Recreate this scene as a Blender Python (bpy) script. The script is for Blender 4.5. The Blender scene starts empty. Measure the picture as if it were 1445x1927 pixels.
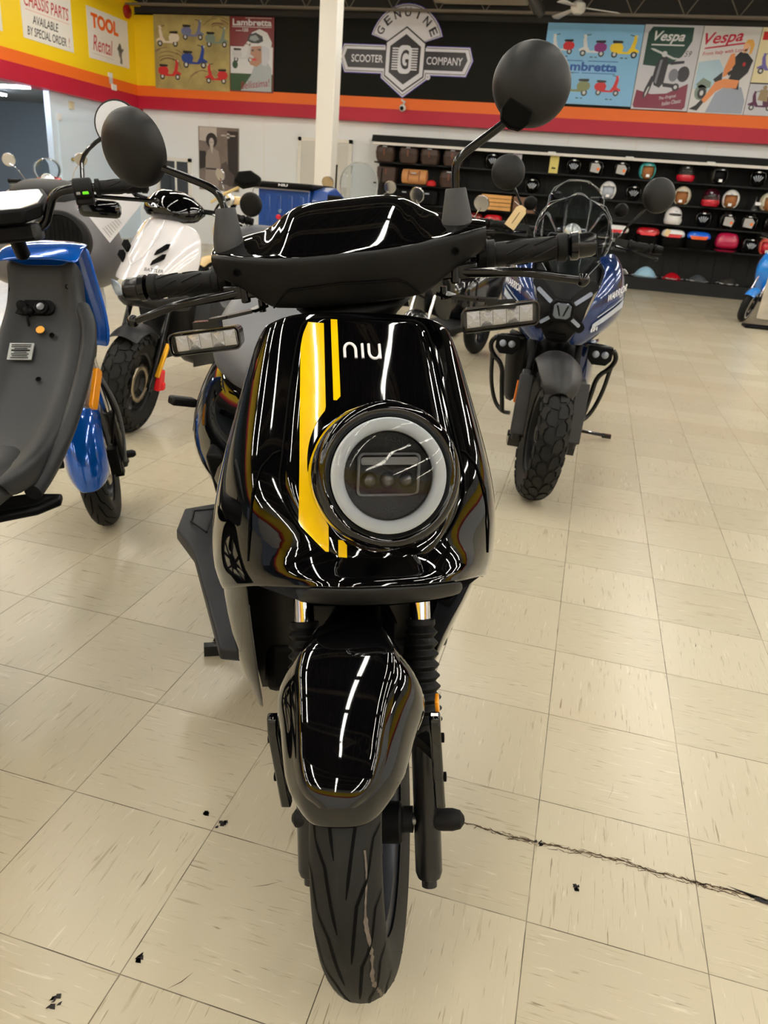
import bpy, bmesh, math, random
from math import sin, cos, pi, radians, sqrt, atan2
from mathutils import Vector as V, Matrix, noise
random.seed(7)
S = bpy.context.scene
COL = S.collection
# ------------------------------------------------------------ camera
FPX = 1392.04; PITCH = .396146; ROLL = .0811921; YAW = .2372532; CH = 1.149723
cd = bpy.data.cameras.new('camera'); cam = bpy.data.objects.new('camera', cd); COL.objects.link(cam)
cd.sensor_fit = 'HORIZONTAL'; cd.sensor_width = 36; cd.lens = 36*FPX/1445; cd.clip_start = .02; cd.clip_end = 200
fw = V((0, cos(PITCH), -sin(PITCH))); rr = V((1, 0, 0)); uu = V((0, sin(PITCH), cos(PITCH)))
cr = cos(ROLL)*rr + sin(ROLL)*uu; cu = -sin(ROLL)*rr + cos(ROLL)*uu
Mz = Matrix.Rotation(YAW, 3, 'Z'); fw, cr, cu = Mz@fw, Mz@cr, Mz@cu
cam.matrix_world = Matrix(((cr.x, cu.x, -fw.x, 0), (cr.y, cu.y, -fw.y, 0), (cr.z, cu.z, -fw.z, CH), (0, 0, 0, 1)))
cd.dof.use_dof = True; cd.dof.focus_distance = 1.12; cd.dof.aperture_fstop = 14.0
S.camera = cam
# ------------------------------------------------------------ view and world
S.view_settings.view_transform = 'Standard'; S.view_settings.look = 'None'
S.view_settings.gamma = 1; S.view_settings.use_curve_mapping = False
S.view_settings.exposure = 0.0
LAMP = 45.0            # emission of the ceiling tubes
W = bpy.data.worlds.new('world'); S.world = W; W.use_nodes = True
W.node_tree.nodes['Background'].inputs[0].default_value = (.80, .88, 1, 1)
W.node_tree.nodes['Background'].inputs[1].default_value = .35

# ------------------------------------------------------------ materials
def lin(c):
    return tuple(((x/255)/12.92 if x/255 <= .04045 else ((x/255+.055)/1.055)**2.4) for x in c)
MATS = {}
def mat(name, rgb, rough=.5, metal=0, coat=0, trans=0, emit=0, alpha=1, spec=.5, bump=0, bscale=300, var=0, vscale=8, ior=1.45):
    if name in MATS: return MATS[name]
    m = bpy.data.materials.new(name); m.use_nodes = True; nt = m.node_tree; b = nt.nodes['Principled BSDF']
    c = (*lin(rgb), 1)
    b.inputs['Base Color'].default_value = c; b.inputs['Roughness'].default_value = rough
    b.inputs['Metallic'].default_value = metal; b.inputs['Coat Weight'].default_value = coat; b.inputs['Coat Roughness'].default_value = .03
    b.inputs['Transmission Weight'].default_value = trans; b.inputs['Alpha'].default_value = alpha
    b.inputs['Specular IOR Level'].default_value = spec; b.inputs['IOR'].default_value = ior
    if emit: b.inputs['Emission Color'].default_value = c; b.inputs['Emission Strength'].default_value = emit
    tc = nt.nodes.new('ShaderNodeTexCoord')
    if var:
        n = nt.nodes.new('ShaderNodeTexNoise'); n.inputs['Scale'].default_value = vscale; n.inputs['Detail'].default_value = 6
        nt.links.new(tc.outputs['Object'], n.inputs['Vector'])
        mx = nt.nodes.new('ShaderNodeMix'); mx.data_type = 'RGBA'; mx.blend_type = 'MULTIPLY'; mx.inputs[0].default_value = var
        cr_ = nt.nodes.new('ShaderNodeMapRange'); cr_.inputs[1].default_value = .3; cr_.inputs[2].default_value = .7; cr_.inputs[3].default_value = .35; cr_.inputs[4].default_value = 1.15
        nt.links.new(n.outputs[0], cr_.inputs[0])
        mx.inputs[6].default_value = c; nt.links.new(cr_.outputs[0], mx.inputs[7]); nt.links.new(mx.outputs[2], b.inputs['Base Color'])
    if bump:
        n = nt.nodes.new('ShaderNodeTexNoise'); n.inputs['Scale'].default_value = bscale; n.inputs['Detail'].default_value = 2
        nt.links.new(tc.outputs['Object'], n.inputs['Vector'])
        bp = nt.nodes.new('ShaderNodeBump'); bp.inputs['Strength'].default_value = bump; bp.inputs['Distance'].default_value = .001
        nt.links.new(n.outputs[0], bp.inputs['Height']); nt.links.new(bp.outputs[0], b.inputs['Normal'])
    MATS[name] = m; return m
gloss = mat('black gloss paint', (3, 3, 4), .05, coat=.9, spec=.12)
matte = mat('black matte plastic', (8, 8, 9), .45, spec=.2, bump=.25, bscale=900)
dmatte = mat('deep black plastic', (4, 4, 5), .5, spec=.15)
grey_pl = mat('charcoal plastic', (38, 39, 42), .5, spec=.3, bump=.2, bscale=600)
rubber = mat('black rubber', (9, 9, 10), .55, spec=.25, bump=.2, bscale=500)
tyre_m = mat('tyre rubber', (28, 28, 27), .62, spec=.25, var=.45, vscale=14, bump=.3, bscale=200)
groove_m = mat('tyre groove', (2, 2, 2), .7, spec=.1)
wear_m = mat('tyre scuff', (105, 95, 86), .9, bump=.5, bscale=400, var=.6, vscale=90)
rim_m = mat('grey alloy', (48, 50, 54), .3, metal=.6)
chrome = mat('chrome', (215, 215, 220), .08, metal=1)
steel = mat('brushed steel', (150, 150, 152), .3, metal=1)
blackmetal = mat('black painted metal', (6, 6, 7), .2, coat=.4, spec=.2)
yellow_d = mat('yellow vinyl stripe', (240, 196, 8), .12, coat=.8)
white_d = mat('white lettering', (238, 240, 244), .3)
amber = mat('amber reflector', (235, 150, 20), .2, coat=1)
clear = mat('clear plastic', (250, 252, 255), .03, trans=1, ior=1.3)
lens_in = mat('silver lamp reflector', (200, 200, 205), .25, metal=.8, bump=.8, bscale=120)
drl = mat('translucent white ring', (205, 212, 218), .25, coat=.6)
seat_m = mat('grey seat vinyl', (78, 80, 85), .45, bump=.3, bscale=400)

# ------------------------------------------------------------ mesh builder
def frame_of(d, up=None):
    d = V(d).normalized(); up = V(up) if up else (V((0, 0, 1)) if abs(d.z) < .95 else V((0, 1, 0)))
    a = d.cross(up).normalized(); b = a.cross(d); return a, b, d
class MB:
    def __init__(s): s.v = []; s.f = []; s.m = []; s.mi = 0
    def add(s, vs, fs):
        o = len(s.v); s.v += [V(x) for x in vs]; s.f += [tuple(i+o for i in f) for f in fs]; s.m += [s.mi]*len(fs); return s
    def box(s, c, d, rot=None, taper=(1, 1)):
        c = V(c); R_ = rot or Matrix.Identity(3); q = []
        for z in (-1, 1):
            tx, ty = taper if z > 0 else (1, 1)
            for x, y in ((-1, -1), (1, -1), (1, 1), (-1, 1)): q.append(c + R_@V((x*d[0]/2*tx, y*d[1]/2*ty, z*d[2]/2)))
        return s.add(q, [(3, 2, 1, 0), (4, 5, 6, 7), (0, 1, 5, 4), (1, 2, 6, 5), (2, 3, 7, 6), (3, 0, 4, 7)])
    def bar(s, a, b, w, h, up=None):
        a, b = V(a), V(b); x, y, d = frame_of(b-a, up); q = []
        for p in (a, b):
            for i, j in ((-1, -1), (1, -1), (1, 1), (-1, 1)): q.append(p + x*i*w/2 + y*j*h/2)
        return s.add(q, [(0, 1, 2, 3), (7, 6, 5, 4), (0, 4, 5, 1), (1, 5, 6, 2), (2, 6, 7, 3), (3, 7, 4, 0)])
    def tube(s, pts, r, n=12, caps=True, flat=1, up=None):
        pts = [V(p) for p in pts]; N = len(pts); r = r if isinstance(r, (list, tuple)) else [r]*N
        vs = []; fs = []; pa = None
        for i, p in enumerate(pts):
            d = (pts[min(i+1, N-1)] - pts[max(i-1, 0)]).normalized()
            if pa is None: a, b, _ = frame_of(d, up)
            else:
                a = pa - d*pa.dot(d); a.normalize(); b = a.cross(d)
            pa = a
            for k in range(n):
                t = 2*pi*k/n; vs.append(p + (a*cos(t) + b*sin(t)*flat)*r[i])
        for i in range(N-1):
            for k in range(n): fs.append((i*n+k, i*n+(k+1) % n, (i+1)*n+(k+1) % n, (i+1)*n+k))
        if caps: fs += [tuple(range(n))[::-1], tuple(range((N-1)*n, N*n))]
        return s.add(vs, fs)
    def lathe(s, prof, o=(0, 0, 0), d=(0, 0, 1), n=32, sx=1, sy=1, up=None, cap=True, a0=0, a1=2*pi):
        o = V(o); a, b, d = frame_of(d, up); vs = []; fs = []; full = abs(a1-a0-2*pi) < 1e-6; m = n if full else n+1
        for r, h in prof:
            for k in range(m):
                t = a0+(a1-a0)*k/n; vs.append(o + d*h + a*(r*cos(t)*sx) + b*(r*sin(t)*sy))
        for i in range(len(prof)-1):
            for k in range(n): fs.append((i*m+k, i*m+(k+1) % m, (i+1)*m+(k+1) % m, (i+1)*m+k))
        if cap and full:
            if prof[0][0] > 1e-5: fs.append(tuple(range(m))[::-1])
            if prof[-1][0] > 1e-5: fs.append(tuple(range((len(prof)-1)*m, len(prof)*m)))
        return s.add(vs, fs)
    def cyl(s, a, b, r, n=24, r2=None):
        a, b = V(a), V(b); return s.lathe([(r, 0), (r if r2 is None else r2, (b-a).length)], a, b-a, n)
    def sph(s, c, r, n=20, sc=(1, 1, 1), rot=None):
        vs = []; fs = []; h = n//2; R_ = rot or Matrix.Identity(3)
        for i in range(h+1):
            for k in range(n):
                t = pi*i/h; u = 2*pi*k/n; vs.append(V(c)+R_@V((r*sin(t)*cos(u)*sc[0], r*sin(t)*sin(u)*sc[1], r*cos(t)*sc[2])))
        for i in range(h):
            for k in range(n): fs.append((i*n+k, (i+1)*n+k, (i+1)*n+(k+1) % n, i*n+(k+1) % n))
        return s.add(vs, fs)
    def grid(s, rows, closed=False):
        vs = [p for r in rows for p in r]; n = len(rows[0]); fs = []
        for i in range(len(rows)-1):
            for k in range(n if closed else n-1): fs.append((i*n+k, i*n+(k+1) % n, (i+1)*n+(k+1) % n, (i+1)*n+k))
        return s.add(vs, fs)
    def loft(s, rings):
        s.grid(rings, True); n = len(rings[0]); o = len(s.v)-n*len(rings)
        s.f += [tuple(range(o, o+n))[::-1], tuple(range(len(s.v)-n, len(s.v)))]; s.m += [s.mi]*2; return s
    def prism(s, poly, f0, f1):
        "poly of 2-D points; f0, f1 map a 2-D point to 3-D: the front and back faces"
        n = len(poly); vs = [V(f0(*p)) for p in poly]+[V(f1(*p)) for p in poly]
        fs = [tuple(range(n)), tuple(range(2*n-1, n-1, -1))]+[(i, i+n, (i+1) % n+n, (i+1) % n) for i in range(n)]
        return s.add(vs, fs)
    def poly(s, pts): return s.add(pts, [tuple(range(len(pts)))])
    def text(s, t, o, x, up, w=None, h=.1, depth=0, shear=0, bold=0, align='CENTER', spacing=1):
        "flat lettering; o = centre (or left) of the baseline box, h = cap height"
        cu_ = bpy.data.curves.new('t', 'FONT'); cu_.body = t; cu_.offset = bold; cu_.shear = shear; cu_.space_character = spacing; cu_.resolution_u = 3
        ob = bpy.data.objects.new('t', cu_); me = bpy.data.meshes.new_from_object(ob)
        vs = [v.co.copy() for v in me.vertices]; fs = [tuple(p.vertices) for p in me.polygons]
        bpy.data.objects.remove(ob); bpy.data.meshes.remove(me); bpy.data.curves.remove(cu_)
        if not vs: return s
        x0 = min(v.x for v in vs); x1 = max(v.x for v in vs); y0 = min(v.y for v in vs); y1 = max(v.y for v in vs)
        sy = h/(y1-y0); sx = (w/(x1-x0)) if w else sy
        x = V(x).normalized(); up = V(up).normalized(); nn = x.cross(up)
        cx = (x0+x1)/2 if align == 'CENTER' else x0
        q = [V(o)+x*((v.x-cx)*sx)+up*((v.y-y0)*sy)+nn*depth for v in vs]
        return s.add(q, fs)
    def ap(s, fn, i0=0):
        s.v[i0:] = [V(fn(v)) for v in s.v[i0:]]; return s
    def mirx(s, i0=0, f0=0):
        vs = [V((-v.x, v.y, v.z)) for v in s.v[i0:]]; o = len(s.v)-i0
        fs = [tuple(i+o for i in f)[::-1] for f in s.f[f0:]]; ms = s.m[f0:]
        s.v += vs; s.f += fs; s.m += ms; return s
    def build(s, name, m, parent=None, xf=None, ang=35, bev=0, sub=0, weld=False, solid=0, flat=False, crease=None):
        me = bpy.data.meshes.new(name); me.from_pydata([tuple(xf(v)) if xf else tuple(v) for v in s.v], [], s.f)
        for q in (m if isinstance(m, (list, tuple)) else [m]): me.materials.append(q)
        me.polygons.foreach_set('material_index', s.m)
        bm = bmesh.new(); bm.from_mesh(me)
        if weld: bmesh.ops.remove_doubles(bm, verts=bm.verts, dist=1e-5)
        bmesh.ops.recalc_face_normals(bm, faces=bm.faces)
        if crease:
            ly = bm.edges.layers.float.new('crease_edge'); bm.verts.index_update()
            for e in bm.edges:
                c_ = crease(e.verts[0].index, e.verts[1].index)
                if c_: e[ly] = c_
        bm.to_mesh(me); bm.free()
        if not flat:
            me.shade_smooth()
            if not sub: me.set_sharp_from_angle(angle=radians(ang))
        o = bpy.data.objects.new(name, me); COL.objects.link(o)
        if parent: o.parent = parent
        if solid: md = o.modifiers.new('solid', 'SOLIDIFY'); md.thickness = solid; md.offset = -1
        if bev: md = o.modifiers.new('bevel', 'BEVEL'); md.width = bev; md.segments = 2; md.limit_method = 'ANGLE'; md.angle_limit = radians(40); md.harden_normals = False
        if sub: md = o.modifiers.new('subd', 'SUBSURF'); md.levels = sub; md.render_levels = sub
        return o
def tag(o, label=None, cat=None, group=None, kind=None):
    if label: o['label'] = label
    if cat: o['category'] = cat
    if group: o['group'] = group
    if kind: o['kind'] = kind
    return o
def thing(name, label, cat, loc=(0, 0, 0), rot=(0, 0, 0), group=None):
    o = bpy.data.objects.new(name, None); o.empty_display_size = .05; COL.objects.link(o); o.location = loc; o.rotation_euler = rot
    return tag(o, label, cat, group)
def copy_tree(o, parent=None):
    kids = list(o.children); c = o.copy(); COL.objects.link(c); c.parent = parent
    for k in kids: copy_tree(k, c)
    return c
def lerp(a, b, t): return a+(b-a)*t
def interp(x, T):
    "piecewise linear table [(x, y...)] sorted by x"
    if x <= T[0][0]: return T[0][1]
    for (a, ya), (b, yb) in zip(T, T[1:]):
        if x <= b: return ya+(yb-ya)*(x-a)/(b-a)
    return T[-1][1]
def smooth_pts(pts, k=2, closed=False):
    "Chaikin corner rounding"
    pts = [V(p) for p in pts]
    for _ in range(k):
        q = [] if closed else [pts[0]]
        n = len(pts)
        for i in range(n if closed else n-1):
            a, b = pts[i], pts[(i+1) % n]; q += [a*.75+b*.25, a*.25+b*.75]
        if not closed: q.append(pts[-1])
        pts = q
    return pts
def ngon(cx, cy, rx, ry, n=16, a=0): return [(cx+rx*cos(a+2*pi*i/n), cy+ry*sin(a+2*pi*i/n)) for i in range(n)]
def rrect(cx, cy, w, h, r, n=4):
    q = []
    for sx, sy, a in ((1, 1, 0), (-1, 1, 90), (-1, -1, 180), (1, -1, 270)):
        for i in range(n+1):
            t = radians(a+90*i/n); q.append((cx+sx*(w/2-r)+r*cos(t), cy+sy*(h/2-r)+r*sin(t)))
    return q
# ============================================================ THE ROOM
T = .3048; OX, OY = -.8339, .9812
def ray(px, py): return fw + cr*((px-722.5)/FPX) - cu*((py-963.5)/FPX)
def onY(px, py, Y): d = ray(px, py); return V((0, 0, CH)) + d*(Y/d.y)      # where a sight line meets the plane y = Y
def onX(px, py, X): d = ray(px, py); return V((0, 0, CH)) + d*(X/d.x)
def onZ(px, py, Z): d = ray(px, py); return V((0, 0, CH)) + d*((Z-CH)/d.z)
YW, YF, XL, XF = 15.7, 15.55, -9.9, -9.75
ZC = 5.3
def struct(name, mb, m, **k): return tag(mb.build(name, m, **k), kind='structure')
def floor_material():
    m = bpy.data.materials.new('vinyl composition tile'); m.use_nodes = True; nt = m.node_tree; L = nt.links.new; b = nt.nodes['Principled BSDF']
    def N(t, **k):
        n = nt.nodes.new(t)
        for a, v in k.items(): setattr(n, a, v)
        return n
    def M(op, a, b_=None, c=None):
        n = N('ShaderNodeMath', operation=op)
        for i, x in enumerate((a, b_, c)):
            if x is None: continue
            if isinstance(x, (int, float)): n.inputs[i].default_value = x
            else: L(x, n.inputs[i])
        return n.outputs[0]
    geo = N('ShaderNodeNewGeometry'); sp = N('ShaderNodeSeparateXYZ'); L(geo.outputs['Position'], sp.inputs[0])
    u = M('DIVIDE', M('SUBTRACT', sp.outputs[0], OX), T); v = M('DIVIDE', M('SUBTRACT', sp.outputs[1], OY), T)
    fu, fv = M('FRACT', u), M('FRACT', v); iu, iv = M('FLOOR', u), M('FLOOR', v)
    par = M('ABSOLUTE', M('MODULO', M('ADD', iu, iv), 2))
    seed = N('ShaderNodeCombineXYZ'); L(iu, seed.inputs[0]); L(iv, seed.inputs[1])
    wn = N('ShaderNodeTexWhiteNoise', noise_dimensions='2D'); L(seed.outputs[0], wn.inputs['Vector'])
    def streak(kx, ky, scale, det):
        # streak direction flips from tile to tile
        ax = M('MULTIPLY', u, M('ADD', M('MULTIPLY', par, ky-kx), kx)); ay = M('MULTIPLY', v, M('ADD', M('MULTIPLY', par, kx-ky), ky))
        cb = N('ShaderNodeCombineXYZ'); L(ax, cb.inputs[0]); L(ay, cb.inputs[1]); L(M('MULTIPLY', wn.outputs[0], 37), cb.inputs[2])
        n = N('ShaderNodeTexNoise'); n.inputs['Scale'].default_value = scale; n.inputs['Detail'].default_value = det; n.inputs['Distortion'].default_value = .6
        L(cb.outputs[0], n.inputs['Vector']); return n.outputs[0]
    def ramp(x, a, b_, lo, hi):
        r = N('ShaderNodeMapRange'); r.interpolation_type = 'SMOOTHSTEP'; L(x, r.inputs[0])
        for i, q in enumerate((a, b_, lo, hi)): r.inputs[i+1].default_value = q
        return r.outputs[0]
    def mix(fac, a, c):
        n = N('ShaderNodeMix', data_type='RGBA'); L(fac, n.inputs[0]) if not isinstance(fac, float) else setattr(n.inputs[0], 'default_value', fac)
        for i, q in ((6, a), (7, c)):
            if isinstance(q, tuple): n.inputs[i].default_value = (*lin(q), 1)
            else: L(q, n.inputs[i])
        return n.outputs[2]
    base = mix(ramp(wn.outputs[0], 0, 1, 0, 1), (187, 179, 156), (197, 189, 166))
    big = N('ShaderNodeTexNoise'); big.inputs['Scale'].default_value = .9; big.inputs['Detail'].default_value = 4; L(geo.outputs['Position'], big.inputs['Vector'])
    base = mix(ramp(big.outputs[0], .3, .9, 0, .5), base, (188, 168, 136))
    base = mix(ramp(streak(1, 13, 3.4, 3), .60, .74, 0, .45), base, (142, 124, 94))
    base = mix(ramp(streak(.9, 16, 4.2, 4), .66, .74, 0, .65), base, (104, 86, 60))
    base = mix(ramp(streak(1.1, 12, 3.9, 3), .62, .74, 0, .6), base, (216, 208, 188))
    sc = N('ShaderNodeTexNoise'); sc.inputs['Scale'].default_value = 5; sc.inputs['Detail'].default_value = 8; sc.inputs['Distortion'].default_value = 3; L(geo.outputs['Position'], sc.inputs['Vector'])
    base = mix(ramp(sc.outputs[0], .74, .84, 0, .3), base, (120, 100, 76))
    e = M('MINIMUM', M('MINIMUM', fu, M('SUBTRACT', 1, fu)), M('MINIMUM', fv, M('SUBTRACT', 1, fv)))
    gap = ramp(e, .0012, .0042, 1, 0)
    gn = N('ShaderNodeTexNoise'); gn.inputs['Scale'].default_value = 9; L(geo.outputs['Position'], gn.inputs['Vector'])
    gap2 = M('MULTIPLY', gap, ramp(gn.outputs[0], .3, .6, .35, .95))
    L(mix(gap2, base, (62, 50, 38)), b.inputs['Base Color'])
    rn = N('ShaderNodeTexNoise'); rn.inputs['Scale'].default_value = 7; rn.inputs['Detail'].default_value = 7; L(geo.outputs['Position'], rn.inputs['Vector'])
    b.inputs['Roughness'].default_value = .27
    bp = N('ShaderNodeBump'); bp.inputs['Strength'].default_value = .5; bp.inputs['Distance'].default_value = .0015
    wv = N('ShaderNodeTexNoise'); wv.inputs['Scale'].default_value = 14; wv.inputs['Detail'].default_value = 3; L(geo.outputs['Position'], wv.inputs['Vector'])
    L(M('MULTIPLY', gap, -1), bp.inputs['Height']); L(bp.outputs[0], b.inputs['Normal'])
    return m
crack_m = mat('crack grime', (92, 74, 54), .9, var=.8, vscale=60)
scuff_m = mat('tar scuff', (38, 34, 32), .8)
mb = MB(); mb.poly([(-19, -9, 0), (12, -9, 0), (12, 18, 0), (-19, 18, 0)])
def ribbon(mb, pts, w, z=.0006):
    pts = [V((p[0], p[1], z)) for p in pts]; L_, R_ = [], []
    for i, p in enumerate(pts):
        d = (pts[min(i+1, len(pts)-1)]-pts[max(i-1, 0)]).normalized(); n = V((-d.y, d.x, 0)); q = w*(.25+1.2*random.random())*(0 if i in (0, len(pts)-1) else 1)
        L_.append(p+n*q/2); R_.append(p-n*q/2)
    mb.grid([L_, R_])
mb.mi = 1
cr_px = [(812, 1533), (900, 1555), (955, 1573), (1005, 1584), (1050, 1594), (1110, 1606), (1170, 1620), (1230, 1640), (1290, 1655), (1340, 1668), (1400, 1683), (1470, 1702)]
cw = [onZ(*p, 0) for p in cr_px]
def jag(pts, amp, k=9):
    q = []
    for a, b_ in zip(pts, pts[1:]):
        for i in range(k): p = a.lerp(b_, i/k); q.append(p+V((random.uniform(-1, 1), random.uniform(-1, 1), 0))*amp)
    return q+[pts[-1]]
ribbon(mb, jag(cw, .0022), .0035); ribbon(mb, jag(cw[1:], .006), .0016); ribbon(mb, jag([p+V((0, -.008, 0)) for p in cw[2:]], .005), .0014)
for i in range(46):
    t = random.random()**1*(len(cw)-1.01); a = cw[int(t)].lerp(cw[int(t)+1], t % 1)
    ribbon(mb, jag([a+V((random.uniform(-.02, .02), random.uniform(-.012, .008), 0)) for _ in range(2)], .002, 4), .0016)
mb.mi = 2
a = cw[-2]; ribbon(mb, [a+V((-.03, .01, 0)), a+V((0, .004, 0)), a+V((.03, -.003, 0)), a+V((.07, -.01, 0)), a+V((.12, -.02, 0))], .011)
for px, py, L_ in ((412, 1553, .02), (253, 1805, .016), (98, 1890, .02), (1010, 1588, .012), (1082, 1674, .01), (384, 1533, .006)):
    c = onZ(px, py, 0)
    for _ in range(7): p = c+V((random.uniform(-1, 1), random.uniform(-1, 1), 0))*L_*.5; ribbon(mb, [p, p+V((.003, .004, 0)), p+V((.004, .009, 0))], .009, .0007)
mb.mi = 1
for _ in range(150):   # heel marks and scratches
    x = random.uniform(-2.2, 2.4); y = random.uniform(.5, 5); an = random.uniform(0, pi); l = random.uniform(.01, .07); p = V((x, y, 0)); d = V((cos(an), sin(an), 0))
    ribbon(mb, [p, p+d*l*.5+V((-d.y, d.x, 0))*l*random.uniform(-.1, .1), p+d*l], random.uniform(.0006, .0018))
struct('floor', mb, [floor_material(), crack_m, scuff_m], flat=True)

wallw = mat('white wall paint', (236, 240, 242), .6, bump=.1, bscale=60)
wallb = mat('pale blue wall paint', (214, 230, 244), .55)
wallg = mat('slate grey wall', (146, 158, 168), .7)
yel = mat('yellow wall paint', (236, 200, 20), .5, bump=.1, bscale=50)
ora = mat('orange stripe paint', (226, 104, 28), .5)
red = mat('red stripe paint', (176, 20, 50), .5)
blk = mat('black wall paint', (34, 34, 31), .9, spec=.1, var=.15, vscale=3)
dark = mat('dark ceiling deck', (46, 44, 42), .8)
trim = mat('cream trim paint', (232, 230, 222), .5)
trussm = mat('dusty steel', (118, 110, 98), .7)
duct = mat('dusty duct board', (172, 164, 146), .8)
# back wall, white with shallow vertical panel joints
mb = MB(); mb.box((1.15, YW+.05, ZC/2), (22.1, .1, ZC)); struct('wall_back', mb, wallw)
mb = MB()
for x in [-9.4+i*1.22 for i in range(16)]: mb.box((x, YW-.002, 1.3), (.012, .006, 2.6))
struct('trim_1', mb, trim)
# black / yellow upper wall and the two painted stripes of the fascia
mb = MB(); mb.box(((XF+12)/2, (YF+YW)/2, 3.605), (12-XF, YW-YF, 1.29)); mb.mi = 1
mb.box(((XF-9.3)/2, YF-.002, 3.57), (-9.3-XF, .012, 1.31))
for i in range(62): mb.box(((XF-9.3)/2, YF-.009, 2.94+i*.0208), (-9.3-XF, .004, .006))
struct('wall_upper_back', mb, [blk, yel])
mb = MB(); mb.box(((XF+12)/2, (YF+YW)/2-.01, 2.89), (12-XF, YW-YF+.02, .19)); mb.mi = 1
mb.box(((XF+12)/2, (YF+YW)/2-.012, 2.68), (12-XF, YW-YF+.024, .23)); struct('trim_2', mb, [ora, red])
# left fascia
mb = MB(); mb.box((XF-.15, (YW-9)/2, 3.71), (.3, YW+9, 1.46)); mb.box((XF-.1, (YW-9)/2, 4.40), (.5, YW+9, .06)); struct('wall_upper_left', mb, yel)
mb = MB(); mb.box((XF-.14, (YW-9)/2, 2.89), (.32, YW+9, .19)); mb.mi = 1; mb.box((XF-.138, (YW-9)/2, 2.66), (.324, YW+9, .27)); struct('trim_3', mb, [ora, red])
# lower left wall beside the opening and the side room behind it
mb = MB(); mb.box((XL-.06, (12.94+YW)/2, 1.31), (.12, YW-12.94, 2.62)); struct('wall_left', mb, wallb)
mb = MB(); mb.box((-14.4, 17.05, 1.4), (9.2, .1, 2.8)); mb.box((-19, 4, 1.4), (.1, 26, 2.8)); struct('wall_side_room', mb, wallg)
mb = MB(); mb.box((-14.5, 4, 2.72), (9.2, 26, .06)); struct('ceiling_side_room', mb, mat('grey ceiling tile', (150, 152, 150), .8))
mb = MB(); mb.box((XF-.15, (YW-9)/2, 4.9), (.1, YW+9, .95)); struct('wall_left_clerestory', mb, dark)
mb = MB(); mb.box(((XF+12)/2, 15.63, 4.78), (12-XF, .12, 1.03)); struct('wall_back_clerestory', mb, dark)
# right and front walls with their painted bands (behind and beside the camera)
mb = MB(); mb.box((12.05, 3.3, ZC/2), (.1, 25, ZC)); mb.box((1.1, -9.05, ZC/2), (22, .1, ZC)); struct('wall_right', mb, wallw)
mb = MB(); mb.box((11.97, 3.3, 3.6), (.05, 24.6, 1.2)); mb.box((1.1, -8.97, 3.6), (21.6, .05, 1.2)); mb.mi = 1; mb.box((11.96, 3.3, 2.88), (.07, 24.6, .2)); mb.box((1.1, -8.96, 2.88), (21.6, .07, .2))
mb.mi = 2; mb.box((11.96, 3.3, 2.66), (.07, 24.6, .23)); mb.box((1.1, -8.96, 2.66), (21.6, .07, .23)); struct('trim_4', mb, [yel, ora, red])
# corrugated roof deck, open joists
mb = MB(); rows = [[], []]; x = -10
while x < 12.1:
    for dx, dz in ((0, 0), (.05, 0), (.07, .04), (.13, .04), (.15, 0)): rows[0].append((x+dx, -9.1, ZC+dz)); rows[1].append((x+dx, YW+.1, ZC+dz))
    x += .15
mb.grid(rows); mb.box((1, 3.3, ZC+.1), (22.4, 25.2, .06)); struct('ceiling', mb, mat('grey roof deck', (30, 30, 29), .6), flat=True)
for i, y in enumerate([15.3-j*1.9 for j in range(13)]):
    mb = MB()
    for z in (4.36, 5.0):
        for dy in (-.03, .03): mb.bar((XF, y+dy, z), (12, y+dy, z), .035, .035)
    k = 0; x = XF
    while x < 11.9: mb.tube([(x, y, 4.36 if k % 2 else 5.0), (x+.42, y, 5.0 if k % 2 else 4.36)], .011, 6, caps=False); x += .42; k += 1
    tag(mb.build('roof_joist', trussm), 'open web steel roof joist, seen by its zigzag rods above the posters' if i == 0 else 'open web steel roof joist overhead, farther out into the shop', 'joist', 'open web roof joists')
# pillar
mb = MB(); mb.box((-4.52, 12.66, ZC/2), (.29, .29, ZC)); struct('pillar', mb, trim, bev=.012)
# doors and window in the back wall
def panel_door(n, x0, x1, z1):
    fr = MB(); w = .07
    for a, b_, c, d in ((x0, x0+w, 0, z1), (x1-w, x1, 0, z1), (x0, x1, z1-w, z1)): fr.box(((a+b_)/2, YW-.02, (c+d)/2), (b_-a, .05, d-c))
    o = struct('door_%d' % n, fr, trim)
    lf = MB(); lf.box(((x0+x1)/2, YW-.012, z1/2), (x1-x0-2*w, .03, z1-w)); lf.build('door_leaf', mat('off white door', (214, 212, 204), .5), o)
    k = MB(); k.sph((x1-w-.08, YW-.07, 1.0), .03); k.build('door_knob', steel, o)
    return o
panel_door(1, -6.2, -5.05, 2.23)
pp = MB(); c = onY(650, 345, 15.6); pp.box((c.x, YW-.035, c.z+.05), (.2, .004, .26)); tag(pp.build('paper_notice', mat('white paper', (235, 235, 232), .7)), 'small white paper notice taped on the cream door behind the pillar', 'notice')
mb = MB(); mb.box((XL+.012, 13.75, 1.1), (.03, 1.3, 2.2)); d2 = struct('door_2', mb, wallb)
k = MB(); kz = onX(136, 300, XL+.04); k.sph((XL+.06, kz.y, kz.z), .035); k.build('door_knob', mat('brass', (190, 165, 110), .25, metal=1), d2)
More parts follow.
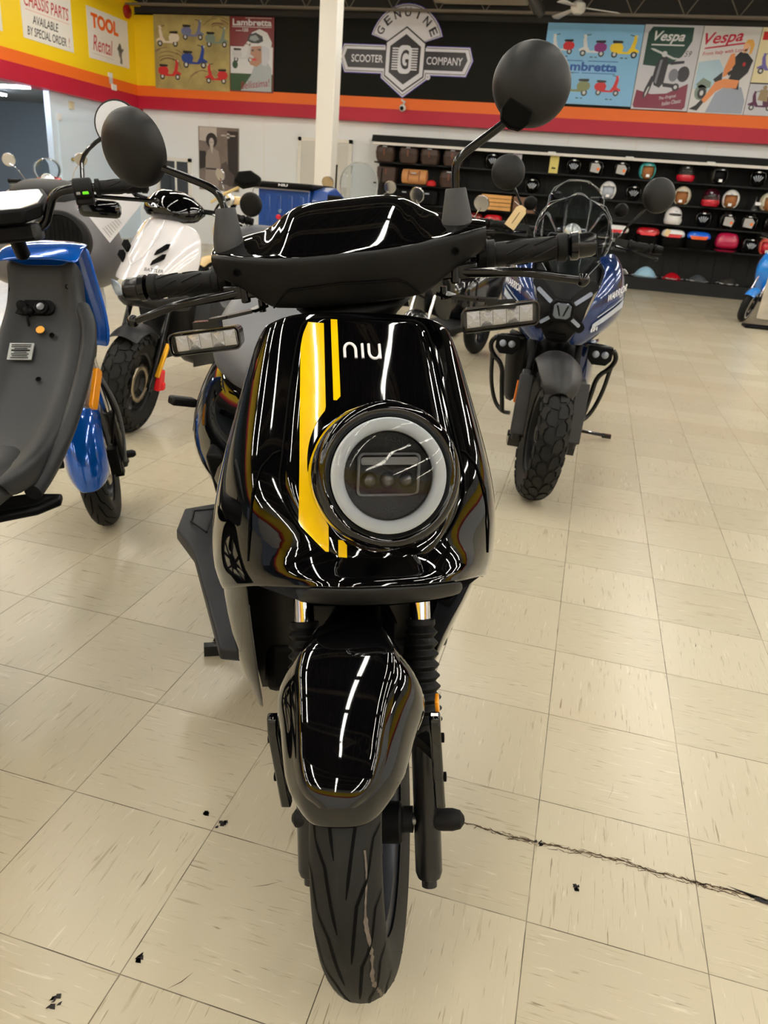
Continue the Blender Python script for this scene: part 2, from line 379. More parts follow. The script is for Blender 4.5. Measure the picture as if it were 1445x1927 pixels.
def window(n, x0, x1, z0, z1):
    fr = MB(); w = .07
    for a, b_, c, d in ((x0, x0+w, z0, z1), (x1-w, x1, z0, z1), (x0, x1, z1-w, z1), (x0, x1, z0, z0+w)): fr.box(((a+b_)/2, YW-.02, (c+d)/2), (b_-a, .06, d-c))
    fr.box((x0*.45+x1*.55, YW-.015, (z0+z1)/2), (.04, .03, z1-z0))
    o = struct('window_%d' % n, fr, trim); g = MB(); g.box(((x0+x1)/2, YW-.006, (z0+z1)/2), (x1-x0-w, .01, z1-z0-w)); g.build('window_pane', mat('dark window glass', (26, 30, 36), .08, coat=1), o)
window(1, -9.45, -8.62, .85, 1.68)
# thermostat boxes and notice on the pale blue wall
for px, py, w, h, m, l in ((134, 198, .1, .13, mat('beige switch box', (196, 190, 160), .5), 'beige control box high on the pale blue wall'), (111, 220, .09, .11, mat('white box', (226, 226, 226), .5), 'small white thermostat box on the pale blue wall')):
    c = onX(px, py, XL+.02); b_ = MB(); b_.box((XL+.025, c.y, c.z), (.05, w, h)); b_.box((XL+.052, c.y, c.z-h*.1), (.006, w*.6, h*.4)); tag(b_.build('wall_box', m, bev=.006), l, 'wall box')
c = onX(182, 262, XL+.01); b_ = MB(); b_.box((XL+.012, c.y+.12, c.z), (.006, .42, .62)); t = tag(b_.build('door_notice', mats := mat('white paper', (235, 235, 232), .7)), 'white notice with black capitals half hidden behind the round mirror', 'notice')
b_ = MB(); b_.text('F', (XL+.017, c.y-.05, c.z+.17), (0, 1, 0), (0, 0, 1), h=.1, bold=.02); b_.text('A', (XL+.017, c.y-.02, c.z+.0), (0, 1, 0), (0, 0, 1), h=.1, bold=.02); b_.build('lettering', dmatte, t)

# ------------------------------------------------------------ lamps
tube_m = mat('fluorescent tube', (255, 250, 240), emit=LAMP)
tubeb_m = mat('cool fluorescent tube', (225, 238, 255), emit=LAMP*1.2)
hous_m = mat('white lamp housing', (220, 220, 216), .5)
def lamp(x, y, z, m=tube_m, label='twin tube ceiling lamp hanging over the sales floor', length=1.22, rz=0):
    t = thing('tube_lamp', label, 'ceiling lamp', (x, y, z), (0, 0, rz), group='fluorescent ceiling lamps')
    a = MB(); a.box((0, 0, .045), (.16, length, .05), taper=(.6, 1)); a.build('housing', hous_m, t)
    for s in (-1, 1): a = MB(); a.cyl((s*.04, -length/2+.02, 0), (s*.04, length/2-.02, 0), .019, 10); a.build('tube', m, t)
    for s in (-1, 1): a = MB(); a.cyl((0, s*.4, .07), (0, s*.4, max(.1, min(5.3, 5.3 if x > XF else 2.7)-z)), .004, 6); a.build('hanger', steel, t)
    return t
LX = [-8.2, -5.8, -3.3, -.95, 1.5, 3.9, 6.3, 8.7]
for i, x in enumerate(LX):
    for j in range(16):
        y = -8+j*1.36+(.0 if i % 2 else .35)
        if y > 13.3 or (j % 5 == 4): continue
        lamp(x, y, 4.2)
lamp(-10.78, 12.6, 2.52, tubeb_m, 'cool tube lamp on the ceiling of the side room', 1.5, pi/2)
lamp(-13.2, 9, 2.62, tubeb_m, 'cool tube lamp deep in the side room', 1.5); lamp(-12.6, 14.3, 2.62, tubeb_m, 'cool tube lamp deep in the side room', 1.5)

# ------------------------------------------------------------ ceiling fan and ducts
c = onZ(1088, 14, 4.22)
fan = thing('ceiling_fan', 'white three blade ceiling fan hanging below the dark joists', 'ceiling fan', (c.x, c.y, 4.22)); fm = mat('fan white', (214, 212, 204), .4)
a = MB(); a.lathe([(.0, -.09), (.06, -.09), (.1, -.06), (.12, 0), (.11, .05), (.05, .09), (.02, .1), (.02, .5)], n=24); a.build('motor', fm, fan)
for k in range(3):
    a = MB(); an = radians(8+120*k); d = V((cos(an), sin(an), 0)); n = V((-d.y, d.x, 0))
    a.add([d*.1+n*.03, d*.1-n*.03, d*.62-n*.07+V((0, 0, -.05)), d*.66+V((0, 0, -.045)), d*.62+n*.07+V((0, 0, -.03))], [(0, 1, 2, 3, 4)]); a.build('blade', fm, fan, solid=.008)
a = MB(); p0, p1 = onY(820, -18, 14.6), onY(985, 12, 14.6)
a.box(((p0.x+p1.x)/2, 14.9, 4.66), (p1.x-p0.x, .7, .42)); a.box((p0.x+.1, 14.9, 4.52), (.5, .8, .10)); tag(a.build('duct_box', duct, bev=.02), 'dusty beige duct box up among the roof joists', 'duct')
a = MB(); a.tube([onY(1000, -10, 14.7), onY(1014, 18, 14.7), onY(1020, 30, 14.7)], [.09, .1, .06], 14); tag(a.build('duct_hose', mat('dark flexible hose', (60, 58, 54), .6)), 'dark flexible duct hose dropping beside the beige box', 'duct')
# wall plate, siren, camera
c = onX(238, 22, XF); t = thing('alarm_bell', 'round red alarm bell high in the yellow corner', 'alarm', (XF, c.y, c.z))
a = MB(); a.lathe([(.12, 0), (.12, .03), (.09, .06), (.02, .075), (0, .076)], (0, 0, 0), (1, 0, 0)); a.build('gong', mat('red enamel', (150, 24, 20), .3), t)
c = onX(208, 148, XF+.01); t = thing('cable_plate', 'small white cable plate low on the yellow wall', 'wall plate', (XF, c.y, c.z))
a = MB(); a.box((.01, 0, 0), (.02, .13, .2)); a.box((.03, .06, -.14), (.05, .14, .1)); a.build('plate', hous_m, t, bev=.005)
c = onY(757, 203, YF-.12); t = thing('security_camera', 'white dome security camera on the red stripe', 'camera', (c.x, YF-.1, c.z))
a = MB(); a.sph((0, 0, 0), .065); a.build('dome', hous_m, t); a = MB(); a.lathe([(.035, 0), (.03, .012), (0, .016)], (0, -.058, -.01), (0, -1, 0)); a.build('lens', dmatte, t)
a = MB(); a.tube([(0, .02, .05), (.02, .05, .11), (-.03, .07, .13), (-.05, .09, .15)], .018, 8); a.build('arm', hous_m, t)

# ------------------------------------------------------------ shelving
sh = mat('black slat shelving', (27, 29, 30), .6, spec=.3, var=.2, vscale=5)
SX0, SX1 = -4.44, 5.4
hx = (SX1-SX0)/2; SC = (SX0+SX1)/2
a = MB(); a.box((SC, 15.66, 1.1), (2*hx, .06, 2.2))
x = SX0
while x < SX1: a.box((x, 15.625, 1.1), (.02, .015, 2.2)); x += .3
struct('wall_slat_panel', a, sh)
for z, l in ((1.86, 'topmost long black shelf board under the light rail'), (1.49, 'second long black shelf board from the top'), (1.15, 'third long black shelf board from the top'), (.78, 'lowest long black shelf board above the plinth')):
    a = MB(); a.box((SC, 15.42, z-.0125), (2*hx, .42, .025)); tag(a.build('shelf_board', sh, bev=.003), l, 'shelf')
a = MB(); a.box((SC, 15.30, .11), (2*hx, .58, .215)); tag(a.build('plinth', sh), 'long black plinth at the foot of the shelves', 'plinth')
t = thing('shelf_canopy', 'black canopy with white light rail along the top of the shelves', 'canopy', (SC, 15.5, 0))
a = MB(); a.prism([(-.5, 2.19), (-.44, 2.31), (.10, 2.34), (.10, 2.19)], lambda y, z: (-hx-.04, y+.08, z), lambda y, z: (hx, y+.08, z)); a.build('canopy_board', mat('black canopy', (24, 25, 25), .4, spec=.3), t)
a = MB(); a.box((0, -.40, 2.165), (2*hx, .05, .045)); a.build('light_rail', mat('white rail', (214, 210, 204), .4), t)
for i in range(4):
    a = MB(); a.box((-1.56+i*1.36, -.40, 2.175), (.14, .07, .06)); a.build('rail_joint', hous_m, t, bev=.01)
# ============================================================ VEHICLE KIT
RK, TR = radians(26), .09
def rot_about(v, a, k, o): return Matrix.Rotation(a, 3, k)@(V(v)-o)+o
def steerer(dl, rake=RK, trail=TR):
    k = V((0, sin(rake), cos(rake))); o = V((0, -trail, 0)); R_ = Matrix.Rotation(dl, 3, k)
    return lambda v: R_@(V(v)-o)+o
def tyre_pt(c, R_, w, th, s, lift=0, sec=.5):
    "point on a tyre: th = angle round the wheel (0 = front, +up), s = -1..1 across the tread"
    a = s*1.45; h = w*sec
    x = (w/2+lift)*sin(a); r = R_-h+(h+lift)*cos(a)
    return V((c[0]+x, c[1]-r*cos(th), c[2]+r*sin(th)))
def make_tyre(c, R_, w, rr_, tread=None, sec=.5, n=72):
    mb = MB(); rows = []
    for i in range(n):
        th = 2*pi*i/n; row = [tyre_pt(c, R_, w, th, s/8, 0, sec) for s in range(-8, 9)]
        for sx in (1, -1):
            q = V((c[0]+sx*w*.36, c[1]-rr_*cos(th), c[2]+rr_*sin(th)))
            row = row+[q] if sx > 0 else [q]+row
        rows.append(row)
    rows.append(rows[0]); mb.grid(rows)
    if tread: tread(mb, c, R_, w, sec)
    return mb
def slit_tread(mb, c, R_, w, sec):
    mb.mi = 1; N = 17
    def slit(pts, wd):
        A, B = [], []
        pts = [V((p[0], p[1], 0)) for p in pts]; q = []
        for a, b in zip(pts, pts[1:]): q += [a.lerp(b, k/4) for k in range(4)]
        q.append(pts[-1])
        for i, p in enumerate(q):
            d = (q[min(i+1, len(q)-1)]-q[max(i-1, 0)]); d = V((d.x*R_, d.y*w*.7, 0)).normalized(); n_ = V((-d.y/R_, d.x/(w*.7), 0))*wd/2*(.3 if i in (0, len(q)-1) else 1)
            A.append(tyre_pt(c, R_, w, p.x+n_.x, p.y+n_.y, .0007, sec)); B.append(tyre_pt(c, R_, w, p.x-n_.x, p.y-n_.y, .0007, sec))
        mb.grid([A, B])
    for i in range(N):
        t = 2*pi*i/N; g = 2*pi/N
        for sg, o in ((1, 0), (-1, g*.5)):
            slit([(t+o, sg*.10), (t+o+g*.9, sg*.28), (t+o+g*1.25, sg*.52)], .0042)
            slit([(t+o+g*.2, sg*.50), (t+o+g*.75, sg*.66), (t+o+g*.95, sg*.9)], .0034)
    mb.mi = 0
def block_tread(mb, c, R_, w, sec, N=26, lug=.007):
    g = 2*pi/N
    def block(pts):
        top = [tyre_pt(c, R_, w, t, s, lug, sec) for t, s in pts]; bot = [tyre_pt(c, R_, w, t, s, -.001, sec) for t, s in pts]; n = len(pts)
        mb.add(top+bot, [tuple(range(n))]+[(i, (i+1) % n, (i+1) % n+n, i+n) for i in range(n)])
    for i in range(N):
        t = i*g
        for sg, o in ((1, 0), (-1, g*.5)):
            o += t
            block([(o+.05*g, sg*.03), (o+.45*g, sg*.02), (o+.82*g, sg*.10), (o+.95*g, sg*.24), (o+.75*g, sg*.40), (o+.35*g, sg*.42), (o+.15*g, sg*.30)])
            block([(o+.45*g, sg*.50), (o+.85*g, sg*.47), (o+1.02*g, sg*.33), (o+1.25*g, sg*.46), (o+1.22*g, sg*.68), (o+.95*g, sg*.74), (o+.55*g, sg*.70)])
            block([(o+.05*g, sg*.74), (o+.4*g, sg*.76), (o+.75*g, sg*.80), (o+.72*g, sg*.98), (o+.1*g, sg*.96)])
def make_wheel(t, c, R_, w, rr_, tread, xf, tm, rmat=None, spokes=5, disc=0, sec=.5, name='front_wheel', label=None, rimtape=None, wear=False):
    rmat = rmat or rim_m
    mb = make_tyre(c, R_, w, rr_, tread, sec)
    if wear:
        mb.mi = 2; A = []; B = []
        for i in range(60):
            th = radians(34-i*1.45); s = .46+.03*sin(i*.35); ww = .014+.040*random.random()*(1 if 12 < i < 55 else .25)
            A.append(tyre_pt(c, R_, w, th, s+ww, .0006, sec)); B.append(tyre_pt(c, R_, w, th, s-ww, .0006, sec))
        mb.grid([A, B]); mb.mi = 0
    wh = mb.build(name, [tyre_m if not isinstance(tm, list) else tm[0], groove_m, wear_m], t, xf, ang=50); 
    if label: wh['label'] = label
    C = V(c); a = MB(); rw = w*.34
    prof = [(rr_*1.0, -rw), (rr_*1.03, -rw*1.02), (rr_*.97, -rw*.85), (rr_*.93, -rw*.8), (rr_*.90, -rw*.3), (rr_*.90, rw*.3), (rr_*.93, rw*.8), (rr_*.97, rw*.85), (rr_*1.03, rw*1.02), (rr_*1.0, rw)]
    a.lathe(prof, C, (1, 0, 0), 56, cap=False); a.lathe([(.035, -rw*.7), (.048, -rw*.5), (.048, rw*.5), (.035, rw*.7)], C, (1, 0, 0), 24)
    for k in range(spokes):
        for j in (-1, 1):
            an = 2*pi*k/spokes+.1*j+.3; e = 2*pi*k/spokes+.26*j+.3
            a.bar(C+V((0, cos(an), sin(an)))*.04, C+V((0, cos(e), sin(e)))*rr_*.93, rw*.55, .014, (1, 0, 0))
    a.build('rim', rmat, wh, xf)
    if rimtape:
        a = MB()
        for sx in (-1, 1): a.lathe([(rr_*1.02, sx*rw*1.06), (rr_*.95, sx*rw*1.06)], C, (1, 0, 0), 48, cap=False)
        a.build('rim_tape', rimtape, wh, xf)
    if disc:
        for sx in ((1, -1) if disc == 2 else (disc,)) if isinstance(disc, int) else (disc,):
            a = MB(); x = sx*(rw*.75+.012); nn = 40
            def ring(r0, wav): return [C+V((x, cos(2*pi*i/nn)*r0*(1+wav*sin(2*pi*i/nn*10)), sin(2*pi*i/nn)*r0*(1+wav*sin(2*pi*i/nn*10)))) for i in range(nn)]
            r0 = rr_*.62; a.grid([ring(r0, .025), ring(r0*.72, 0)], True); a.build('brake_disc', mat('brake disc steel', (170, 160, 140), .3, metal=1, bump=.4, bscale=150), wh, xf, solid=.004)
    return wh
def mirror_disc(t, c, nrm, r, m, xf, gl=True, name='mirror', notch=None, oval=1, up=(0, 0, 1), label=None):
    "round mirror: nrm points to the back of the shell (away from the glass)"
    a = MB(); a.lathe([(r*.93, -.006), (r, -.004), (r, .004), (r*.985, .010), (r*.9, .019), (r*.7, .028), (r*.4, .034), (0, .036)], c, nrm, 40, sx=oval, up=up)
    o = a.build(name, m, t, xf, ang=60)
    if label: o['label'] = label
    if gl: a = MB(); a.lathe([(0, -.0065), (r*.93, -.0065)], c, nrm, 32, sx=oval, up=up, cap=False); a.build('mirror_glass', chrome, o, xf)
    return o
def grip(t, a, b, r, xf, endm=None, name='handlebar_grip', lug=True):
    a, b = V(a), V(b); d = (b-a); L_ = d.length; mb = MB()
    mb.lathe([(r*.7, 0), (r*1.25, .002), (r*1.25, .012), (r*.98, .014), (r, .02), (r*1.02, L_*.12), (r, L_*.14), (r, L_-.02), (r*1.15, L_-.018), (r*1.2, L_-.006), (r*.7, L_)], a, d, 26)
    if lug:   # raised slanting ribs
        x, y, dd = frame_of(d)
        for k in range(6):
            for j in range(2):
                ph = k*pi/3+j*.5; p = []
                for q in range(6):
                    u = q/5; an = ph+u*.75; h = L_*(.24+.33*j)+u*L_*.26; p.append(a+dd*h+(x*cos(an)+y*sin(an))*(r*1.005))
                mb.tube(p, .0016, 5)
    g = mb.build(name, rubber, t, xf)
    if endm:
        e = MB(); dn = d.normalized(); e.lathe([(r*.7, 0), (r*1.15, .002), (r*1.18, .012), (r*1.02, .015), (r*1.0, .034), (r*.85, .04), (0, .0405)], b, dn, 24); e.build('bar_end', endm, g, xf)
    return g

# ============================================================ THE BLACK SCOOTER IN FRONT
LEAN = -.014
hero = thing('electric_scooter', 'large glossy black electric scooter in the foreground with a yellow front stripe', 'scooter', (-.187, .888, 0), (0, LEAN, .471))
ST = steerer(-.323)
ST2 = lambda v: ST(V((v[0], v[1], v[2]+.020*v[0])))     # the bar sits a touch higher on its right end
WR = .26
def leg_y(z): return -.09+z*.4877-.04
# ---- steered: wheel
fwheel = make_wheel(hero, (0, 0, WR), WR, .098, .178, slit_tread, ST, None, mat('dark grey alloy', (58, 60, 66), .35, metal=.7), 5, 0, .52, wear=True)
a = MB(); a.cyl((-.115, -.012, .250), (.135, -.012, .250), .009, 16); a.build('axle', steel, hero, ST)
a = MB(); a.lathe([(.027, 0), (.031, .003), (.031, .034), (.028, .037), (.02, .038)], (.020, -.03, .262), (1, 0, 0), 30); a.build('hub_cover', dmatte, fwheel, ST)
for sx in (-1, 1):
    a = MB(); a.lathe([(.016, -.012), (.017, .0), (.017, .016), (.014, .028), (.006, .034), (0, .035)], (sx*(.118 if sx > 0 else .088), -.012, .250), (sx, 0, 0), 20); a.lathe([(.020, 0), (.020, .022)], (sx*.05, -.012, .250), (sx, 0, 0), 20); a.build('axle_nut', rubber, hero, ST)
# ---- fork legs
for sx in (-1, 1):
    x = sx*.094; P = lambda z: V((x, leg_y(z), z)); ax = (P(1)-P(0)).normalized()
    a = MB(); L_ = (P(.385)-P(.165)).length
    a.lathe([(.010, -.012), (.012, -.011), (.012, 0), (.018, .003), (.021, .012), (.021, L_*.9), (.025, L_*.93), (.026, L_), (.020, L_+.004)], P(.165), ax, 28)
    leg = a.build('fork_leg', mat('satin black fork', (20, 20, 21), .3), hero, ST)
    a = MB(); h0, h1 = 0, (P(.518)-P(.38)).length; pr_ = []; k = 9
    for i in range(k):
        z0 = h0+(h1-h0)*i/k; dz = (h1-h0)/k; rb = lerp(.030, .0265, i/k)
        pr_ += [(rb*.76, z0), (rb*.76, z0+dz*.06), (rb*.99, z0+dz*.44), (rb, z0+dz*.50), (rb*.99, z0+dz*.56), (rb*.76, z0+dz*.94)]
    pr_ += [(.0215, h1+.001), (.0235, h1+.004), (.0235, h1+.012), (.019, h1+.013)]
    a.lathe(pr_, P(.38), ax, 32); a.build('fork_boot', rubber, leg, ST, ang=28)
    a = MB(); a.cyl(P(.385), P(.66), .0165, 28); a.build('stanchion', chrome, leg, ST)
# lower yoke cover behind the boots
# ---- front fender
def fend(u, s):
    "u 0 = nose .. 1 = top rear, s -1..1 across"
    th = radians(lerp(40, 136, u)); R0 = interp(u, [(0, .286), (.2, .296), (.5, .325), (.8, .345), (1, .33)])
    hw = interp(u, [(0, .064), (.04, .072), (.12, .081), (.3, .098), (.40, .112), (.46, .110), (.53, .088), (.62, .062), (.8, .055), (1, .05)])
    if u < .16: th += radians(8)*abs(s)**3.5*(1-u/.16)
    return th, R0, hw
rows = []; rim_ = []
NU, NS = 26, 18
def fpt(u, s, lift=0):
    th, R0, hw = fend(u, s); k = abs(s)
    x = hw*s if k < .88 else hw*(.88+.10*sin((k-.88)/.12*pi/2))*(1 if s > 0 else -1)
    drop = .006*(k/.6)**2 if k < .6 else .006+(k-.6)*interp(u, [(0, .05), (.12, .10), (.35, .13), (.55, .13), (.8, .10), (1, .06)])+max(0, k-.88)*interp(u, [(0, .0), (.1, .10), (.4, .22), (.6, .1), (1, .05)])
    r = R0-drop+lift
    if u < .12: r -= (1-u/.12)**2*.020
    return V((x, -r*cos(th), WR+r*sin(th)))
us = [0, .015, .04, .08, .12]+[.12+.88*i/20 for i in range(1, 21)]
rows = [[fpt(u, -1+2*j/NS) for j in range(NS+1)] for u in us]
mb = MB(); mb.grid(rows); fender = mb.build('front_fender', gloss, hero, ST, sub=1, solid=.004)
# raised centre panel of the fender
def fpanel_hw(u): return interp(u, [(.05, .25), (.07, .52), (.11, .66), (.18, .70), (.36, .66), (.46, .68), (.53, .8), (.70, .9)])
rows = []
for i in range(25):
    u = .055+.50*i/24; h = fpanel_hw(u); rows.append([fpt(u, h*(-1+2*j/14), .0055-.0055*abs(-1+2*j/14)**10) for j in range(15)])
mb = MB(); mb.grid(rows); mb.build('fender_panel', gloss, fender, ST, sub=1)
# side reflector plates on the fork
for sx in (-1, 1):
    a = MB(); x0 = sx*.117
    pts = [(-.040, .470), (-.030, .474), (-.020, .460), (-.024, .33), (-.032, .305), (-.046, .305), (-.048, .45)]
    def fo(y, z, xo): return (x0+xo*sx+(.47-z)*(-.04 if sx > 0 else .04)*1.0*0, y+0*(z-.4), z)
    a.prism(pts, lambda y, z: fo(y, z, .009), lambda y, z: fo(y, z, -.007)); pl_ = a.build('fork_plate', gloss, hero, ST, bev=.003)
    for (y, z) in ((-.034, .43), (-.037, .36)):
        a = MB(); a.lathe([(.007, -.002), (.007, .003), (.0045, .0035), (.0045, -.0)], (x0+sx*.0095, y, z), (sx, 0, 0), 16); a.build('plate_hole', groove_m, pl_, ST)
    if sx > 0: a = MB(); a.box((x0+sx*.004, -.008, .466), (.006, .022, .03)); a.build('side_reflector', amber, pl_, ST, bev=.002)
    a = MB(); a.bar((sx*.094, -.0, .40), (x0, -.03, .40), .018, .02); a.build('plate_bracket', dmatte, pl_, ST)

# ---- steered: dash cover
def half(pts): return pts+[(-x, y, z) for x, y, z in reversed(pts) if abs(x) > 1e-6]
TOPc = (250, 1)
# stations across x: (x, front y, front z, ridge y, ridge z, back y, back z)
DS = [(0, .272, 1.076, .405, 1.153, .47, 1.135), (.05, .274, 1.076, .405, 1.153, .47, 1.133), (.083, .279, 1.077, .400, 1.150, .465, 1.128), (.108, .288, 1.078, .402, 1.137, .46, 1.115),
      (.128, .297, 1.080, .403, 1.122, .455, 1.108), (.150, .306, 1.082, .405, 1.116, .45, 1.105), (.180, .318, 1.085, .400, 1.112, .44, 1.100), (.205, .332, 1.088, .395, 1.104, .43, 1.094), (.220, .348, 1.089, .39, 1.096, .42, 1.088)]
def dstat(x):
    k = abs(x); return [interp(k, [(d[0], d[i]) for d in DS]) for i in range(1, 7)]
xs = [-.220, -.2185, -.213, -.20, -.18, -.165, -.15, -.135, -.12, -.11, -.10, -.09, -.07, -.05, -.025, 0]; xs = xs+[-x for x in xs[-2::-1]]
rows = []
for x in xs:
    fy, fz, ry, rz, by, bz = dstat(x); row = [V((x, fy+.004, fz-.004))]
    dip = .006*max(0, 1-abs(abs(x)-.14)/.03)
    for k in range(9):
        t = k/8; bulge = .010*sin(pi*t)*(1 if abs(x) < .1 else .5)
        row.append(V((x, lerp(fy, ry, t), lerp(fz, rz, t)+bulge-dip*sin(pi*t))))
    row += [V((x, lerp(ry, by, .4), rz-.001)), V((x, by, bz)), V((x*.98, by+.012, bz-.05))]
    rows.append(row)
mb = MB(); mb.grid(rows); cover = mb.build('dash_cover', gloss, hero, ST2, sub=1)
# matte lower shell of the dash
rows = []
for x in xs:
    k = abs(x); fy, fz, ry, rz, by, bz = dstat(x)
    zb = interp(k, [(0, .997), (.07, .998), (.12, 1.001), (.145, 1.014), (.165, 1.030), (.20, 1.046), (.22, 1.054)])
    m1 = lerp(fz, zb, .45); fo_ = interp(k, [(0, .018), (.10, .016), (.14, .008), (.22, .004)])
    rows.append([V((x, fy+.006, fz+.002)), V((x, fy-.003, fz-.002)), V((x, fy-.004, fz-.006)), V((x, fy-.003, m1)), V((x*.995, fy+fo_-.001, zb+.008)), V((x*.99, fy+fo_+.003, zb+.001)), V((x*.98, fy+fo_+.02, zb)), V((x*.96, by-.02, zb+.006)), V((x*.98, by+.01, bz-.05))])
mb = MB(); mb.grid(rows); shell = mb.build('dash_lower_shell', matte, hero, ST2, sub=1)
# groove panel of the lower shell and its two screw wells
def dfront(x, z):
    k = abs(x); fy, fz, *_ = dstat(x); zb = interp(k, [(0, .997), (.07, .998), (.12, 1.001), (.145, 1.014), (.165, 1.030), (.20, 1.046), (.22, 1.054)])
    fo_ = interp(k, [(0, .018), (.10, .016), (.14, .008), (.22, .004)]); m1 = lerp(fz, zb, .45)
    return (fy-.0045) if z > m1 else lerp(fy-.0035, fy+fo_, (m1-z)/(m1-zb+1e-6))
gp = [(-.118, 1.004), (-.096, 1.024), (-.085, 1.030), (0, 1.034), (.085, 1.030), (.096, 1.024), (.118, 1.004)]
pts = []
for (x0, z0), (x1, z1) in zip(gp, gp[1:]):
    for k in range(5): x, z = lerp(x0, x1, k/5), lerp(z0, z1, k/5); pts.append(V((x, dfront(x, z)-.0004, z)))
a = MB(); a.tube(pts, .0014, 6); a.build('panel_groove', groove_m, shell, ST2)
for sx in (-1, 1):
    x, z = sx*.172, 1.062; a = MB(); y = dfront(x, z); a.lathe([(.0062, 0), (.0062, .0015), (.0042, .0018), (.0042, 0), (0, 0)], (x, y, z), (0, -1, 0), 18); a.build('screw_well', groove_m, shell, ST2)
# steering neck
a = MB()
def ringe(cy, z, rx, ry, n=20): return [V((rx*cos(2*pi*i/n), cy+ry*sin(2*pi*i/n), z)) for i in range(n)]
a.loft([ringe(.335, .93, .055, .06), ringe(.36, .96, .062, .065), ringe(.372, .985, .085, .075), ringe(.38, 1.0, .12, .09)]); a.build('steering_neck', dmatte, hero, ST2, sub=1)
# bar, grips, levers, lamps, mirrors
a = MB(); a.cyl((-.25, .392, 1.045), (.25, .392, 1.045), .013, 18); a.build('handlebar', blackmetal, hero, ST2)
mat('dark bar end', (8, 8, 9), .25, spec=.4); tsm = mat('turn lamp housing', (14, 14, 15), .2, coat=.5)
for sx in (-1, 1):
    def X(x, y, z): return V((sx*x, y, z))
    grip(hero, X(.222, .390, 1.045), X(.352, .387, 1.046), .0185, ST2, MATS['dark bar end'])
    a = MB(); a.lathe([(.022, 0), (.026, .004), (.026, .016), (.022, .02)], X(.205, .391, 1.045), (sx, 0, 0), 24); a.build('switch_collar', dmatte, hero, ST2)
    a = MB(); a.bar(X(.150, .345, 1.030), X(.205, .345, 1.030), .03, .022); a.bar(X(.16, .36, 1.045), X(.195, .36, 1.042), .03, .03); a.cyl(X(.17, .335, 1.012), X(.17, .335, 1.045), .008, 12); mt_ = a.build('lever_mount', blackmetal, hero, ST2, bev=.003)
    a = MB(); pts = smooth_pts([X(.165, .34, 1.030), X(.205, .330, 1.026), X(.245, .322, 1.024), X(.285, .318, 1.020), X(.33, .320, 1.008), X(.362, .330, 1.000)], 2)
    a.tube(pts, [lerp(.0085, .0062, min(1, i/len(pts)*1.3)) for i in range(len(pts))], 14, flat=.75, up=(0, 1, 0)); a.sph(X(.366, .331, 1.0), .0105, 16); a.build('brake_lever', blackmetal, hero, ST2)
    # turn lamp on a flat bracket
    a = MB(); p = [X(.145, .36, 1.0), X(.165, .345, .994), X(.205, .335, .989), X(.235, .332, .986)]
    for q0, q1 in zip(p, p[1:]): a.bar(q0, q1, .022, .005)
    a.cyl(X(.15, .355, .99), X(.15, .355, 1.01), .006, 10); a.box(X(.24, .332, .979), (.045, .02, .012)); a.build('lamp_bracket', blackmetal, hero, ST)
    cz_ = .9605 if sx > 0 else .953; cx = .238 if sx > 0 else .247
    tilt = .05*sx
    def TL(x, z, y): return V((sx*cx+x, y, cz_+z+x*.10*sx*0+x*.06))
    a = MB(); oo = rrect(0, 0, .124, .039, .010); ii = rrect(0, 0, .1195, .0352, .0085)
    n = len(oo); a.add([TL(x, z, .322) for x, z in oo]+[TL(x*.97, z*.9, .350) for x, z in oo]+[TL(x, z, .3215) for x, z in ii]+[TL(x, z, .334) for x, z in ii],
        [(i, (i+1) % n, (i+1) % n+n, i+n) for i in range(n)]+[(i, (i+1) % n, (i+1) % n+2*n, i+2*n) for i in range(n)]+[(i+2*n, (i+1) % n+2*n, (i+1) % n+3*n, i+3*n) for i in range(n)]+[tuple(range(n, 2*n))])
    ts = a.build('turn_lamp', tsm, hero, ST)
    a = MB()
    for k in range(5):
        x0 = -.052+k*.0208; q = [TL(x0, -.0125, .3325), TL(x0+.0202, -.0125, .3325), TL(x0+.0202, .0125, .3325), TL(x0, .0125, .3325)]; m_ = sum(q, V((0, 0, 0)))/4+V((0, -.004 if k % 2 else -.001, 0))
        a.add(q+[m_], [(0, 1, 4), (1, 2, 4), (2, 3, 4), (3, 0, 4)])
    a.build('lamp_reflector', lens_in, ts, ST, flat=True)
    a = MB(); a.prism(rrect(0, 0, .1125, .0305, .007), lambda x, z: TL(x, z, .3205), lambda x, z: TL(x, z, .3235)); a.build('lamp_lens', clear, ts, ST)
    # mirror: rubber boot, bent stem, round shell
    bx = .176 if sx > 0 else .193
    a = MB(); ux = sx*.003; rb = []
    for z, r in ((1.092, .0215), (1.096, .0245), (1.108, .0240), (1.140, .0180), (1.150, .0165), (1.153, .0150), (1.153, .007)): rb.append([V((sx*bx+ux*(z-1.09)*30*(1 if sx > 0 else -.2)*0+r*cos(2*pi*i/24), .36+.9*r*sin(2*pi*i/24)+(z-1.09)*.25, z-(.012*sin(2*pi*i/24)*-1 if z < 1.1 else 0))) for i in range(24)])
    a.loft(rb); bt = a.build('mirror_boot', mat('soft grey rubber', (46, 47, 49), .6, bump=.2, bscale=500), hero, ST, ang=40)
    if sx > 0: stem = [(.176, .375, 1.140), (.176, .378, 1.180), (.182, .378, 1.196), (.225, .375, 1.220), (.268, .372, 1.246)]
    else: stem = [(-.192, .375, 1.140), (-.198, .378, 1.170), (-.212, .378, 1.186), (-.265, .375, 1.210), (-.316, .372, 1.233)]
    a = MB(); a.tube(smooth_pts(stem, 3), .0062, 14); st_ = a.build('mirror_stem', blackmetal, hero, ST)
    if sx > 0: c, nr = V((.293, .388, 1.284)), V((.10, -1, .12))
    else: c, nr = V((-.327, .388, 1.252)), V((-.42, -1, -.18))
    nr.normalize(); mm = mat('matte black mirror shell', (13, 13, 14), .48, spec=.35)
